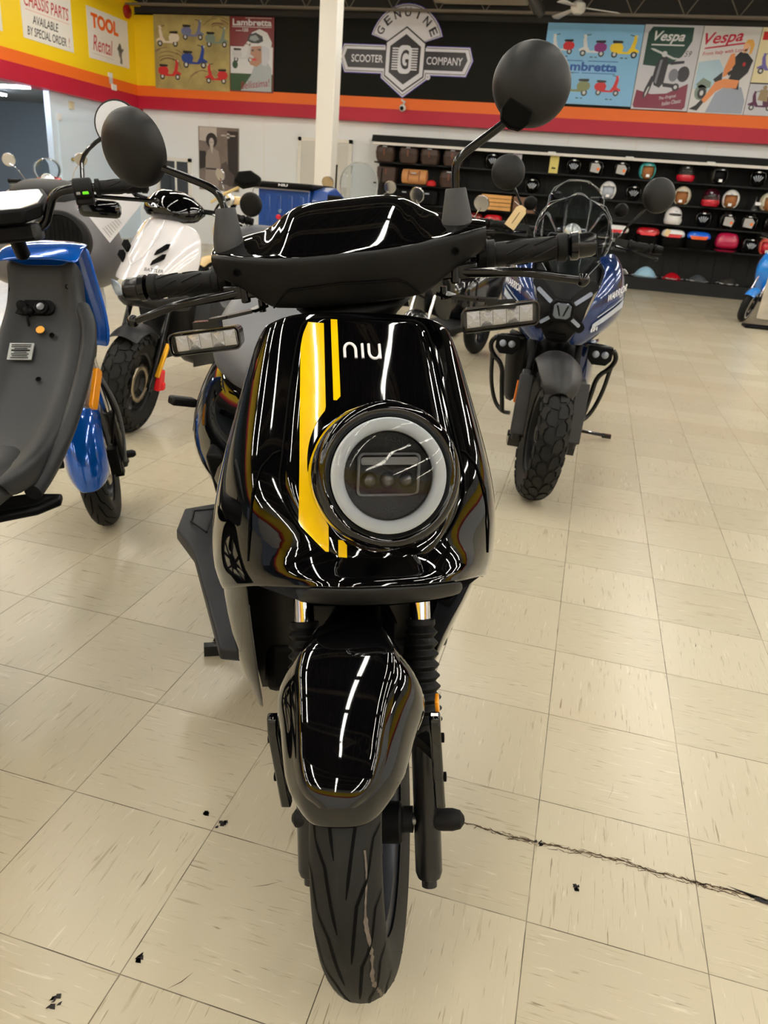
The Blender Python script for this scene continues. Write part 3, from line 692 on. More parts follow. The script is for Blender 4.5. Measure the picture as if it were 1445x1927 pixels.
    md = mirror_disc(hero, c, nr, .0575 if sx > 0 else .0585, mm, ST, label='round black mirror on a bent stem')
    s0 = V(stem[-1]); dd = (s0-c); dd -= nr*dd.dot(nr); side = nr.cross(dd.normalized()); dn = dd.normalized()
    a = MB(); pp_ = [(-.020, -.006), (.020, -.006), (.023, .010), (.016, .022), (0, .026), (-.016, .022), (-.023, .010)]
    base_ = c+dn*(dd.length)
    a.prism(pp_, lambda x, y: base_+side*x+dn*(y-.004)+nr*(.0335-.30*max(0, y+.01)), lambda x, y: base_+side*x+dn*(y-.004)+nr*.008); a.build('mirror_socket', groove_m, md, ST, bev=.002)
    a = MB(); a.sph(s0, .0085, 14); a.build('ball_joint', blackmetal, md, ST)

# ---- fixed body: front apron
# each row: z list with (x, y, z) from the middle outwards
AP = [
 [(0, .292, .990), (.052, .296, .989), (.100, .304, .984), (.128, .312, .976), (.148, .330, .962), (.157, .360, .952), (.140, .42, .94)],
 [(0, .272, .965), (.055, .276, .964), (.109, .288, .958), (.142, .300, .950), (.163, .322, .936), (.170, .355, .928), (.150, .44, .90)],
 [(0, .240, .925), (.060, .245, .924), (.119, .262, .918), (.155, .280, .910), (.178, .308, .896), (.185, .345, .886), (.162, .45, .86)],
 [(0, .198, .870), (.064, .204, .869), (.128, .224, .864), (.168, .246, .858), (.193, .285, .846), (.201, .330, .836), (.175, .46, .81)],
 [(0, .150, .808), (.068, .156, .807), (.137, .178, .804), (.182, .205, .800), (.210, .256, .788), (.219, .312, .776), (.188, .47, .75)],
 [(0, .108, .755), (.069, .115, .755), (.140, .138, .752), (.196, .172, .745), (.226, .236, .728), (.235, .298, .714), (.200, .47, .69)],
 [(0, .074, .712), (.062, .080, .711), (.128, .105, .708), (.198, .150, .694), (.236, .224, .672), (.244, .288, .654), (.208, .46, .62)],
 [(0, .046, .678), (.048, .050, .677), (.098, .070, .676), (.194, .138, .650), (.240, .218, .620), (.247, .280, .600), (.212, .45, .56)],
 [(0, .012, .666), (.050, .014, .665), (.100, .026, .662), (.190, .130, .620), (.237, .214, .586), (.243, .276, .560), (.210, .44, .52)],
 [(0, .006, .655), (.052, .008, .655), (.104, .020, .652), (.188, .128, .602), (.228, .212, .550), (.232, .272, .520), (.200, .42, .49)],
]
def row_full(r): return [V((-x, y, z)) for x, y, z in reversed(r) if x > 0]+[V(p) for p in r]
mb = MB(); mb.grid([row_full(r) for r in AP])
def apcr(i, j):
    (r0, c0), (r1, c1) = divmod(i, 13), divmod(j, 13)
    if r0 == r1 and r0 in (8,): return .5
    if r0 == r1 and r0 == 9: return .9
    if c0 == c1 and c0 in (1, 11): return interp((r0+r1)/2, [(3, .0), (5, .35), (9, .7)])
    if c0 == c1 and c0 in (3, 9): return interp((r0+r1)/2, [(3, .0), (5, .35), (9, .5)])
    return 0
apron = mb.build('front_apron', gloss, hero, sub=2, solid=.004, ang=180, crease=apcr)
# surface lookup: evaluate a Catmull grid of the middle part for the raised panel, stripes and lettering
def ap_y(x, z):
    "front y of the apron middle at (x, z), from the control rows"
    k = abs(x); prev = None
    for r in AP[:8]:
        pts = [(p[0], p[1], p[2]) for p in r]; yy = interp(k, [(p[0], p[1]) for p in pts[:5]]); zz = interp(k, [(p[0], p[2]) for p in pts[:5]])
        if prev and zz <= z <= prev[1]: t = (prev[1]-z)/(prev[1]-zz); return lerp(prev[0], yy, t)
        if prev is None and z > zz: return yy+(zz-z)*-.8
        prev = (yy, zz)
    return prev[0]
def pan_y(x, z, lift=.0):
    s = 0
    for dx in (-.02, 0, .02):
        for dz in (-.02, 0, .02): s += ap_y(x+dx, z+dz)
    return s/9-.008-lift+.004*(x/.14)**4
PO = [(0, .982), (.070, .980), (.094, .973), (.103, .955), (.112, .92), (.124, .86), (.136, .79), (.141, .765), (.138, .74), (.120, .712), (.085, .684), (.060, .676), (0, .672)]
def phw(z): return interp(-z, [(-p[1], p[0]) for p in PO])
zs = [.982, .980, .976, .970, .962]+[.962-.0145*i for i in range(1, 18)]+[.708, .70, .692, .684, .678, .674, .672]
rows = []
for z in zs:
    h = phw(z) if z < .982 else .02; h = max(h, .03)
    row = []
    for j in range(23):
        s = -1+2*j/22; e = 1-.0*abs(s); x = h*s; edge = max(0, (abs(s)-.93)/.07); row.append(V((x, pan_y(x, z)+.010*edge**2+(.006 if z in (zs[0], zs[-1]) else 0), z)))
    rows.append(row)
mb = MB(); mb.grid(rows); panel = mb.build('headlamp_panel', gloss, apron, sub=1)
# outline groove of the panel
ol = [(x, z) for x, z in PO[1:-1]]; ol = [(-x, z) for x, z in ol[::-1]]+ol
ol = smooth_pts([(x*1.0, 0, z) for x, z in ol], 2, True)
a = MB(); q = [V((p.x*1.015, pan_y(p.x, p.z)+.0045, p.z)) for p in ol]; a.tube(q+[q[0]], .0016, 6, caps=False); a.build('panel_seam', groove_m, apron)
HC = V((-.002, .048, .806)); HRB = .101
def decal(name, x0, x1, ztop, zbot, par, m, clip=True):
    "vertical stripe laid on the panel; x0/x1 are functions of z; cut out round the lamp bezel"
    mb = MB(); n = 60; rows = []
    for i in range(n+1):
        z = lerp(ztop, zbot, i/n); a0, a1 = x0(z), x1(z); h = phw(z)-.004; a0 = max(a0, -h); a1 = min(a1, h)
        if clip:
            dz = z-HC.z+.02; rr2 = (HRB*1.0)**2-dz*dz
            if rr2 > 0: lim = HC.x-sqrt(rr2); a1 = min(a1, lim)
        rows.append(None if a1 <= a0+.0005 else [V((lerp(a0, a1, j/6), pan_y(lerp(a0, a1, j/6), z, .0012), z)) for j in range(7)])
    seg = []
    for r in rows+[None]:
        if r: seg.append(r)
        elif seg:
            if len(seg) > 1: mb.grid(seg); mb.build(name, m, par); mb = MB()
            seg = []
decal('wide_stripe', lambda z: lerp(-.101, -.121, (.975-z)/.29), lambda z: lerp(-.067, -.079, (.975-z)/.29), .972, .660, panel, yellow_d)
decal('thin_stripe', lambda z: lerp(-.0565, -.066, (.975-z)/.29), lambda z: lerp(-.0465, -.054, (.975-z)/.29), .978, .660, panel, yellow_d)
# rounded lettering under the dash
lg = MB(); S_ = .0036
def lt(pts): lg.tube([V((x, pan_y(x, z, .0012), z)) for x, z in pts], S_*.62, 8, flat=1)
def arc(cx, cz, r, a0, a1, n=10): return [(cx+r*cos(radians(lerp(a0, a1, i/n))), cz+r*sin(radians(lerp(a0, a1, i/n)))) for i in range(n+1)]
LX0, LZ0 = -.0075, .9375
def mv(p): return [(LX0+x*1.0, LZ0+z) for x, z in p]
lt(mv([(-.031, -.0095), (-.031, .001)]+arc(-.0225, .001, .0085, 180, 0)+[(-.014, -.0095)]))
lt(mv([(-.0035, -.0095), (-.0035, .0095)])); lt(mv([(.0065, .0095), (.0065, -.001)]+arc(.0150, -.001, .0085, 180, 360)+[(.0235, .0095)]))
lt(mv([(.0235, .0095), (.0235, -.0095)]))
lg.build('white_lettering', white_d, panel)
# headlamp: bulging bezel, ring lamp, inner unit, clear lens. Axis points forward (-y)
FW = V((-.06, -1, .33)).normalized(); KS = .935
a = MB(); a.lathe([(.106, -.110), (.1055, -.052), (.1045, -.026), (.1020, -.008), (.0985, .0), (.093, .0035), (.0875, .003), (.0850, .0), (.0815, -.004), (.0800, -.014)], HC, FW, 64, cap=False); bez = a.build('headlamp_bezel', gloss, apron, ang=80)
a = MB(); a.lathe([(.0855*KS, -.006), (.0855*KS, .002), (.084*KS, .006), (.080*KS, .0075), (.071*KS, .007), (.066*KS, .003), (.0645*KS, -.006), (.0645*KS, -.012)], HC, FW, 64, cap=False); a.build('ring_lamp', drl, bez, ang=80)
a = MB(); a.lathe([(.065*KS, -.006), (.063*KS, -.016), (0*KS, -.018)], HC, FW, 48, cap=False); inner_l = a.build('lamp_bowl', mat('dark lamp bowl', (8, 8, 10), .35, bump=.8, bscale=350, spec=.25), bez)
def HL(x, z, d): return HC+V((x, 0, z))+FW*d
a = MB(); oo, ii = rrect(0, .002, .086, .062, .008), rrect(0, .002, .080, .056, .006); n = len(oo)
a.add([HL(x, z, -.006) for x, z in oo]+[HL(x, z, -.006) for x, z in ii]+[HL(x, z, -.017) for x, z in ii]+[HL(x, z, -.017) for x, z in oo], [(i, (i+1) % n, (i+1) % n+n, i+n) for i in range(n)]+[(i+n, (i+1) % n+n, (i+1) % n+2*n, i+2*n) for i in range(n)]+[(i, (i+1) % n, (i+1) % n+3*n, i+3*n) for i in range(n)]); a.build('projector_frame', mat('satin lamp frame', (95, 97, 102), .3, metal=.6), inner_l)
a = MB(); a.prism(rrect(0, .0215, .078, .011, .003), lambda x, z: HL(x, z, -.004), lambda x, z: HL(x, z, -.012)); a.build('reflector_bar', mat('fluted clear bar', (110, 112, 116), .2, bump=1, bscale=700, coat=1), inner_l)
for x in (-.026, 0, .026):
    a = MB(); a.lathe([(.0115, 0), (.009, .005), (.005, .008), (0, .009)], HL(x, -.006, -.015), FW, 20); a.build('projector_lens', mat('smoked projector lens', (40, 42, 48), .05, coat=1), inner_l)
a = MB(); a.prism([(-.018, -.046), (.018, -.046), (.014, -.038), (-.014, -.038)], lambda x, z: HL(x, z, -.010), lambda x, z: HL(x, z, -.016)); a.build('lower_vent', mat('satin lamp frame', (95, 97, 102)), inner_l)
a = MB(); a.lathe([(.084*KS, .006), (.078*KS, .010), (.060*KS, .0135), (.035*KS, .0155), (0*KS, .0165)], HC, FW, 48, cap=False); a.build('headlamp_lens', clear, bez)
# chin
CH_ = [[(0, .004, .657), (.052, .006, .657), (.101, .018, .654), (.110, .030, .648)], [(0, .004, .640), (.056, .008, .640), (.110, .024, .638), (.119, .038, .634)], [(0, .040, .602), (.055, .042, .602), (.113, .052, .604), (.121, .062, .606)], [(0, .12, .598), (.055, .12, .598), (.114, .12, .60), (.122, .12, .602)]]
mb = MB(); mb.grid([row_full(r) for r in CH_]); mb.build('chin_panel', mat('chin plastic', (24, 24, 24), .5, spec=.35, bump=.2, bscale=800), hero, sub=1, solid=.003)
# under-nose closing pan, glossy lower cheeks
mb = MB(); mb.grid([[V((-.186, .13, .604)), V((-.10, .04, .612)), V((0, .03, .612)), V((.10, .04, .612)), V((.186, .13, .604))], [V((-.215, .30, .50)), V((-.10, .30, .53)), V((0, .30, .53)), V((.10, .30, .53)), V((.215, .30, .50))]]); mb.build('nose_underside', dmatte, hero)
# cheek creases
for sx in (-1, 1):
    def sp(x, z): return V((sx*x, ap_y(x, z)-.0005, z))
    a = MB(); a.tube([sp(.140, .80), sp(.150, .795), sp(.168, .775), sp(.182, .74), sp(.188, .69), sp(.190, .64)], .0016, 6); a.build('cheek_seam', groove_m, apron)
# leg shield seen behind the fork, glossy side panels that run down to the floorboard
mb = MB(); mb.grid([[V((x, .30+abs(x)*.2, .60)) for x in (-.2, -.1, 0, .1, .2)], [V((x, .36+abs(x)*.1, .40)) for x in (-.19, -.1, 0, .1, .19)], [V((x, .40+abs(x)*.1, .21)) for x in (-.155, -.08, 0, .08, .155)], [V((x, .9, .17)) for x in (-.15, -.08, 0, .08, .15)]]); mb.build('inner_leg_shield', mat('shield plastic', (22, 21, 20), .45, spec=.35), hero, solid=.006)
for sx in (-1, 1):
    R4 = [[(.190, .165, .606), (.214, .21, .596), (.240, .272, .585), (.225, .45, .54)],
          [(.186, .215, .500), (.215, .245, .495), (.236, .305, .490), (.222, .48, .45)],
          [(.176, .275, .400), (.206, .30, .395), (.226, .36, .385), (.212, .52, .37)],
          [(.166, .300, .290), (.190, .33, .285), (.207, .39, .280), (.20, .56, .28)],
          [(.155, .325, .205), (.168, .35, .202), (.178, .42, .202), (.17, .6, .21)]]
    mb = MB(); mb.grid([[V((sx*x, y, z)) for x, y, z in r] for r in R4]); mb.build('side_panel', gloss, hero, sub=1, solid=.004)
    a = MB(); a.prism([(.16, .40), (.24, .42), (.30, .80), (.345, .90), (.33, 1.02), (.22, 1.06), (.10, 1.06), (.10, .40)], lambda x, y: (sx*x, y, interp(y, [(.4, .30), (.8, .335), (.9, .352), (1.1, .36)])), lambda x, y: (sx*x, y, interp(y, [(.4, .27), (.8, .30), (.9, .318), (1.1, .33)]))); fb = a.build('floorboard', grey_pl, hero, bev=.006)
    a = MB(); p = [(.27, .86), (.31, .93), (.305, 1.0), (.25, 1.01)]; a.tube([V((sx*x, y, .357)) for x, y in p+p[:1]], .003, 6); a.build('board_tread', rubber, fb)
a = MB(); a.box((0, .75, .27), (.30, .75, .12)); a.build('floor_tunnel', dmatte, hero, bev=.02)
# seat, tail, rear wheel
def sec(y, z0, z1, w, wt): return [V((x, y, z)) for x, z in ((-w, z0), (-w*1.02, lerp(z0, z1, .5)), (-wt, z1-.02), (-wt*.75, z1), (0, z1+.006), (wt*.75, z1), (wt, z1-.02), (w*1.02, lerp(z0, z1, .5)), (w, z0), (0, z0-.01))]
mb = MB(); mb.loft([sec(.72, .72, .76, .10, .06), sec(.76, .71, .80, .13, .10), sec(.86, .70, .825, .19, .16), sec(1.0, .70, .84, .24, .20), sec(1.12, .71, .87, .25, .21), sec(1.22, .72, .90, .24, .2), sec(1.42, .74, .92, .2, .16), sec(1.55, .76, .89, .13, .09)]); seat = mb.build('seat', seat_m, hero, sub=2)
a = MB(); a.tube([V((x, 1.19+.02*cos(x*8), .868-abs(x)*.08)) for x in [-.19+.038*i for i in range(11)]], .002, 6); a.build('seat_seam', rubber, seat)
mb = MB(); mb.loft([sec(.70, .36, .70, .12, .10), sec(.85, .38, .715, .22, .17), sec(1.02, .42, .74, .305, .24), sec(1.15, .46, .76, .31, .25), sec(1.4, .52, .77, .25, .2), sec(1.6, .58, .77, .17, .12), sec(1.72, .66, .77, .09, .06)]); tail = mb.build('rear_body', gloss, hero, sub=2)
for sx in (-1, 1):
    a = MB(); a.bar(V((sx*.20, 1.0, .36)), V((sx*.235, .90, .56)), .06, .05); a.build('foot_well', dmatte, hero, bev=.01)
a = MB(); a.bar(V((-.29, .98, .658)), V((-.348, .95, .672)), .032, .022); a.build('passenger_peg', rubber, hero, bev=.006)
make_wheel(hero, (0, 1.30, .25), .25, .11, .165, None, None, None, None, 5, 0, .5, name='rear_wheel')
a = MB(); a.tube([V((-.05, 1.0, .25)), V((-.17, .97, .16)), V((-.255, .86, .03))], .011, 8); a.box((-.262, .845, .02), (.05, .022, .03)); a.build('kickstand', blackmetal, hero)
# ============================================================ OTHER SCOOTERS NEAR THE CAMERA
def P3(*a): return V(a)
def sheet(rows): mb = MB(); mb.grid(rows); return mb
def sym(r): return [V((-x, y, z)) for x, y, z in reversed(r) if abs(x) > 1e-6]+[V(p) for p in r]
def fork_pair(t, xf, x, z0, z1, r, m, top=None, zt=.66, off=.04):
    for sx in (-1, 1):
        P = lambda z: V((sx*x, -.09+z*.4877-off, z)); a = MB(); a.tube([P(z0-.015), P(z0), P(z0+.001), P(z1), P(z1+.001)], [r*.6, r*.6, r, r, r*.8], 16); lg_ = a.build('fork_leg', m, t, xf)
        a = MB(); a.tube([P(z1), P(zt)], r*.72, 14); a.build('stanchion', top or chrome, lg_, xf)
def bar_end_mirror(t, xf, root, mid, c, nr, r, m=None, stem_r=.005, oval=1):
    a = MB(); a.tube(smooth_pts([root, mid, c], 2), stem_r, 10); st = a.build('mirror_stem', blackmetal, t, xf)
    return mirror_disc(t, V(c)-V(nr).normalized()*.02, nr, r, m or mat('matte black mirror shell', (13, 13, 14), .48), xf, oval=oval)

# ---------------------------------------------------------------- dark blue adventure scooter (right)
navy = mat('navy metallic paint', (16, 42, 92), .18, coat=1, metal=.35)
silv = mat('silver decal', (176, 184, 196), .25)
dgr = mat('dark grey fender plastic', (34, 34, 36), .42, spec=.4)
ledw = mat('unlit lamp strip', (128, 136, 150), .15, coat=1)
war = thing('adventure_scooter', 'dark blue adventure scooter with a clear windshield and an X shaped lamp face', 'scooter', (-.099, 3.127, 0), (0, .011, .067))
SW = steerer(.13)
make_wheel(war, (0, 0, .29), .283, .125, .175, block_tread, SW, None, mat('black alloy', (20, 20, 21), .4), 5, 1, .42)
fork_pair(war, SW, .098, .26, .50, .022, blackmetal, dmatte)
for sx in (-1, 1):     # fork guards, screws, orange reflectors
    gx = sx*.118
    a = MB(); pts = [(-.040, .255), (.035, .275), (.10, .505), (.055, .54), (.02, .53), (-.055, .30)]
    a.prism(pts, lambda y, z: (gx+sx*.016-.0*sx, y, z), lambda y, z: (gx-sx*.018, y, z)); a.prism([(-.062, .29), (-.038, .28), (.035, .52), (.012, .53)], lambda y, z: (gx+.028, y-.012, z), lambda y, z: (gx-.028, y-.012, z))
    g = a.build('fork_guard', dgr, war, SW, bev=.004)
    for z in (.325, .455): a = MB(); a.lathe([(.008, 0), (.008, .003), (.004, .005), (0, .005)], (gx, -.064+(z-.29)*.31, z), (0, -1, .3), 14); a.build('guard_screw', chrome, g, SW)
    a = MB(); a.box((gx+sx*.024, .055, .44), (.006, .03, .09)); a.build('side_reflector', mat('orange reflector', (235, 120, 20), .25), g, SW)
    a = MB(); a.box((gx, .0, .245), (.05, .06, .045)); a.cyl((gx-.03, 0, .27), (gx+.03, 0, .27), .014, 12); a.build('axle_clamp', blackmetal, war, SW, bev=.003)
# fender
rows = []
for i in range(11):
    u = i/10; th = radians(lerp(47, 120, u)); R0 = lerp(.325, .36, u); hw = interp(u, [(0, .045), (.08, .07), (.35, .092), (.7, .098), (1, .085)])
    rows.append([V((hw*s, -(R0-.05*abs(s)**2.2-(.02 if i == 0 else 0))*cos(th), .29+(R0-.05*abs(s)**2.2-(.02 if i == 0 else 0))*sin(th))) for s in (-1, -.8, -.5, -.42, -.15, 0, .15, .42, .5, .8, 1)])
fd = sheet(rows).build('front_fender', dgr, war, SW, sub=1, solid=.004)
# black mask
def mk(x, z): return interp(z, [(.60, .20), (.66, .12), (.70, .10), (.80, .10), (.88, .14), (.95, .20), (1.0, .26)])+abs(x)*.28
rows = []
for z, w in ((.998, .10), (.965, .155), (.90, .135), (.84, .115), (.80, .10), (.75, .095), (.70, .07), (.665, .045), (.652, .040)):
    rows.append([V((w*s, mk(w*s, z), z)) for s in (-1, -.66, -.33, 0, .33, .66, 1)])
mask = sheet(rows).build('face_mask', matte, war, sub=1, solid=.004)
def strip(x0, z0, x1, z1, w, m, name, par, lift=.012, th=.01):
    a = MB(); d = V((x1-x0, 0, z1-z0)).normalized(); n = V((-d.z, 0, d.x)); pts = []
    L_ = sqrt((x1-x0)**2+(z1-z0)**2)
    for u, v in rrect(L_/2, 0, L_, w, w*.42, 3): p = V((x0, 0, z0))+d*u+n*v; pts.append((p.x, p.z))
    a.prism(pts, lambda x, z: (x, mk(x, z)-lift, z), lambda x, z: (x, mk(x, z)-lift+th, z)); return a.build(name, m, par)
for sx in (-1, 1):
    for (x0, z0, x1, z1, w) in ((.036, .812, .128, .905, .044), (.034, .772, .098, .715, .040)):
        b_ = strip(sx*x0, z0, sx*x1, z1, w, dmatte, 'lamp_arm', war, .018, .03); 
    for (x0, z0, x1, z1, w) in ((.046, .820, .112, .868, .017), (.044, .762, .082, .734, .015)): strip(sx*x0, z0, sx*x1, z1, w, ledw, 'lamp_strip', war, .024, .01)
a = MB(); o8 = [(-.05, -.028), (-.03, -.046), (.03, -.046), (.05, -.028), (.05, .028), (.03, .044), (-.03, .044), (-.05, .028)]
a.prism(o8, lambda x, z: (x, mk(0, .79)-.024, z+.792), lambda x, z: (x, mk(0, .79)+.02, z+.792)); hl = a.build('headlamp', dmatte, war, bev=.006)
a = MB(); a.prism([(x*.72, z*.72) for x, z in o8], lambda x, z: (x, mk(0, .79)-.030, z+.792), lambda x, z: (x, mk(0, .79)-.018, z+.792)); a.build('headlamp_lens', mat('faceted dark lens', (84, 92, 104), .08, coat=1, metal=.5, bump=1, bscale=60), hl, bev=.003)
a = MB()
for sx in (-1, 1): a.prism([(sx*.004, -.02), (sx*.010, -.02), (sx*.026, .022), (sx*.018, .022)], lambda x, z: (x, mk(0, .79)-.0315, z+.792), lambda x, z: (x, mk(0, .79)-.028, z+.792))
a.build('lens_divider', dmatte, hl)
a = MB(); a.prism([(-.045, .672), (.045, .672), (.036, .694), (-.036, .694)], lambda x, z: (x, mk(0, .68)-.014, z), lambda x, z: (x, mk(0, .68)+.01, z)); a.build('nose_vent', groove_m, war, bev=.002)
# blue flanks
for sx in (-1, 1):
    Rr = [[(.100, .25, 1.00), (.15, .30, 1.03), (.185, .37, 1.02), (.17, .55, 1.0)],
          [(.155, .205, .965), (.195, .24, .985), (.225, .33, .965), (.21, .55, .95)],
          [(.138, .165, .90), (.195, .20, .905), (.245, .29, .89), (.23, .55, .88)],
          [(.113, .130, .83), (.19, .17, .83), (.258, .28, .82), (.24, .55, .81)],
          [(.090, .115, .75), (.17, .155, .745), (.245, .265, .765), (.235, .55, .73)],
          [(.060, .120, .69), (.12, .135, .675), (.175, .23, .70), (.18, .5, .66)],
          [(.042, .135, .652), (.09, .14, .645), (.13, .22, .66), (.14, .45, .62)]]
    Rr = [[(x*(1 if k == 0 else 1.09), y, z) for k, (x, y, z) in enumerate(r)] for r in Rr]
    fl = sheet([[V((sx*x, y, z)) for x, y, z in r] for r in Rr]).build('side_fairing', navy, war, sub=2, solid=.004)
    def fy(x, z):
        "front y of the flank at (|x|, z)"
        pv = None
        for r in Rr:
            yy = interp(x, [(p[0], p[1]) for p in r[:3]]); zz = interp(x, [(p[0], p[2]) for p in r[:3]])
            if pv and zz <= z <= pv[1]: return lerp(pv[0], yy, (pv[1]-z)/(pv[1]-zz+1e-9))
            pv = (yy, zz)
        return pv[0]
    def decal2(name, p0, p1, w0, w1, m):
        a = MB(); rows = [[], []]
        for k in range(13):
            t = k/12; x, z, w_ = lerp(p0[0], p1[0], t), lerp(p0[1], p1[1], t), lerp(w0, w1, t)
            for q_, s_ in enumerate((-.5, .5)): rows[q_].append(V((sx*x, fy(x, z+s_*w_)-.0035, z+s_*w_)))
        a.grid(rows); return a.build(name, m, fl, flat=True)
    decal2('silver_stripe', (.134, .735), (.250, .832), .022, .028, silv); decal2('thin_silver_stripe', (.150, .775), (.246, .856), .005, .006, silv)
    p0 = V((sx*.178, fy(.178, .838)-.014, .838)); p1 = V((sx*.252, fy(.245, .880)-.014, .884))
    if sx < 0: p0, p1 = V((-.25, fy(.245, .868)-.014, .868)), V((-.180, fy(.180, .838)-.014, .838))
    a = MB(); a.text('WARRIOR', (p0+p1)/2, p1-p0, V((0, 0, 1)), w=(p1-p0).length*1.02, h=.030, bold=.02, shear=.2); a.build('white_lettering', white_d, fl)
    if sx > 0:
        p0 = V((.131, fy(.131, .722)-.004, .712)); p1 = V((.160, fy(.160, .728)-.004, .722)); a = MB(); a.text('EFI', (p0+p1)/2, p1-p0, V((0, 0, 1)), w=.034, h=.015, bold=.02); a.build('small_lettering', white_d, fl)
        p0 = V((.222, fy(.222, .86)-.007, .852)); p1 = V((.246, fy(.246, .87)-.007, .866)); a = MB(); a.text('125', (p0+p1)/2, p1-p0, V((0, 0, 1)), w=.028, h=.012, bold=.02); a.build('number_lettering', white_d, fl)
    # lower blue belly side and body flank
    R2 = [[(.10, .30, .66), (.19, .34, .66), (.21, .5, .66)], [(.12, .34, .50), (.20, .38, .50), (.22, .6, .50)], [(.12, .40, .30), (.19, .44, .30), (.20, .7, .30)]]
    sheet([[V((sx*x, y, z)) for x, y, z in r] for r in R2]).build('leg_fairing', navy if sx > 0 else matte, war, sub=1, solid=.004)
    # crash bar with fog lamp
    a = MB(); a.tube(smooth_pts([(sx*.135, .33, .632), (sx*.25, .33, .630), (sx*.285, .34, .59), (sx*.268, .36, .535), (sx*.215, .36, .492), (sx*.205, .36, .40), (sx*.185, .37, .272)], 2), .011, 12)
    cb = a.build('crash_bar', blackmetal, war)
    a = MB(); a.tube(smooth_pts([(sx*.268, .36, .535), (sx*.262, .44, .40), (sx*.23, .46, .29), (sx*.185, .42, .255), (sx*.15, .40, .26)], 2), .010, 12); a.build('lower_crash_bar', blackmetal, cb)
    a = MB(); a.prism([(-.052, .04), (.052, .04), (.052, -.015), (.03, -.04), (-.03, -.04), (-.052, -.015)], lambda x, z: (sx*.205+x, .285, .595+z), lambda x, z: (sx*.205+x, .33, .595+z)); fg = a.build('fog_lamp', dmatte, war, bev=.004)
    for dx in (-.02, .02): a = MB(); a.sph((sx*.205+dx, .284, .602), .016, 14, (1, .5, 1)); a.build('fog_lens', ledw, fg)
    a = MB(); a.tube([(sx*.10, .9, .34), (sx*.20, .86, .32)], .014, 8); a.build('foot_peg', rubber, war)
    # bars, grips, mirrors
    grip(war, (sx*.26, .485, 1.072), (sx*.37, .473, 1.07), .018, SW, dmatte)
    a = MB(); a.tube(smooth_pts([(sx*.05, .42, 1.02), (sx*.13, .43, 1.06), (sx*.26, .485, 1.072)], 2), .011, 10); a.box((sx*.22, .47, 1.065), (.06, .05, .05)); a.build('handlebar', blackmetal, war, SW)
    a = MB(); a.tube(smooth_pts([(sx*.20, .44, 1.06), (sx*.28, .41, 1.05), (sx*.375, .42, 1.035)], 2), .006, 10); a.sph((sx*.38, .42, 1.033), .009, 10); a.build('brake_lever', blackmetal, war, SW)
    bar_end_mirror(war, SW, (sx*.205, .455, 1.09), (sx*.23, .45, 1.15), (sx*.33, .43, 1.285), (sx*.22, -1, .05), .072, None, .0055)
    a = MB(); a.box((sx*.215, .34, .955), (.09, .035, .022), taper=(.6, .8)); a.build('turn_lamp', mat('smoke turn lamp', (70, 66, 66), .1, coat=1), war, bev=.006)
# windshield and its black stay
wsh = mat('clear windshield', (225, 232, 235), .02, trans=1, ior=1.12, spec=.8)
rows = []
for i in range(9):
    v = i/8; z = lerp(.90, 1.245, v); w = interp(v, [(0, .06), (.25, .13), (.45, .165), (.7, .158), (.88, .115), (1, .04)]); y0 = lerp(.17, .36, v)
    rows.append([V((w*s, y0+.35*(w*s)**2*6, z-(.02*s*s if i == 8 else 0))) for s in (-1, -.75, -.5, -.25, 0, .25, .5, .75, 1)])
ws = sheet(rows).build('windshield', wsh, war, sub=1, solid=.004)
edge = [r[0] for r in rows]+rows[-1][1:-1]+[r[-1] for r in rows[::-1]]
a = MB(); a.tube(edge, .0010, 6); a.build('windshield_edge', mat('polished edge', (150, 156, 160), .2), ws)
for sx in (-1, 1):
    a = MB(); a.bar((sx*.03, .19, .90), (sx*.10, .24, 1.0), .03, .01); a.build('windshield_stay', dmatte, war, bev=.003)
a = MB(); a.prism([(-.12, 1.0), (.12, 1.0), (.10, 1.08), (-.10, 1.08)], lambda x, z: (x, .33+(z-1)*.5, z), lambda x, z: (x, .40+(z-1)*.5, z)); a.build('instrument_display', dmatte, war, bev=.01)
mb = MB(); mb.loft([sec(.62, .30, .72, .11, .09), sec(.8, .32, .78, .17, .14), sec(1.2, .45, .82, .19, .15), sec(1.7, .62, .86, .12, .08)]); mb.build('rear_body', navy, war, sub=1)
mb = MB(); mb.loft([sec(.72, .74, .80, .11, .08), sec(1.0, .76, .84, .17, .14), sec(1.3, .80, .90, .17, .13), sec(1.6, .82, .93, .11, .08)]); mb.build('seat', seat_m, war, sub=1)
mb = MB(); mb.loft([sec(.36, .28, .66, .12, .10), sec(.62, .24, .62, .15, .13), sec(.9, .24, .50, .15, .13)]); mb.build('inner_body', dmatte, war, sub=1)
make_wheel(war, (0, 1.38, .27), .27, .13, .165, None, None, None, None, 5, 0, .45, name='rear_wheel')
a = MB(); a.tube([(.13, 1.00, .17), (.25, 1.005, .06), (.385, 1.07, .035)], .010, 8); a.box((.40, 1.08, .03), (.05, .03, .02)); a.build('kickstand', blackmetal, war)
a = MB(); a.tube([(-.12, .95, .22), (-.20, .93, .24)], .010, 8); a.build('kick_lug', blackmetal, war)
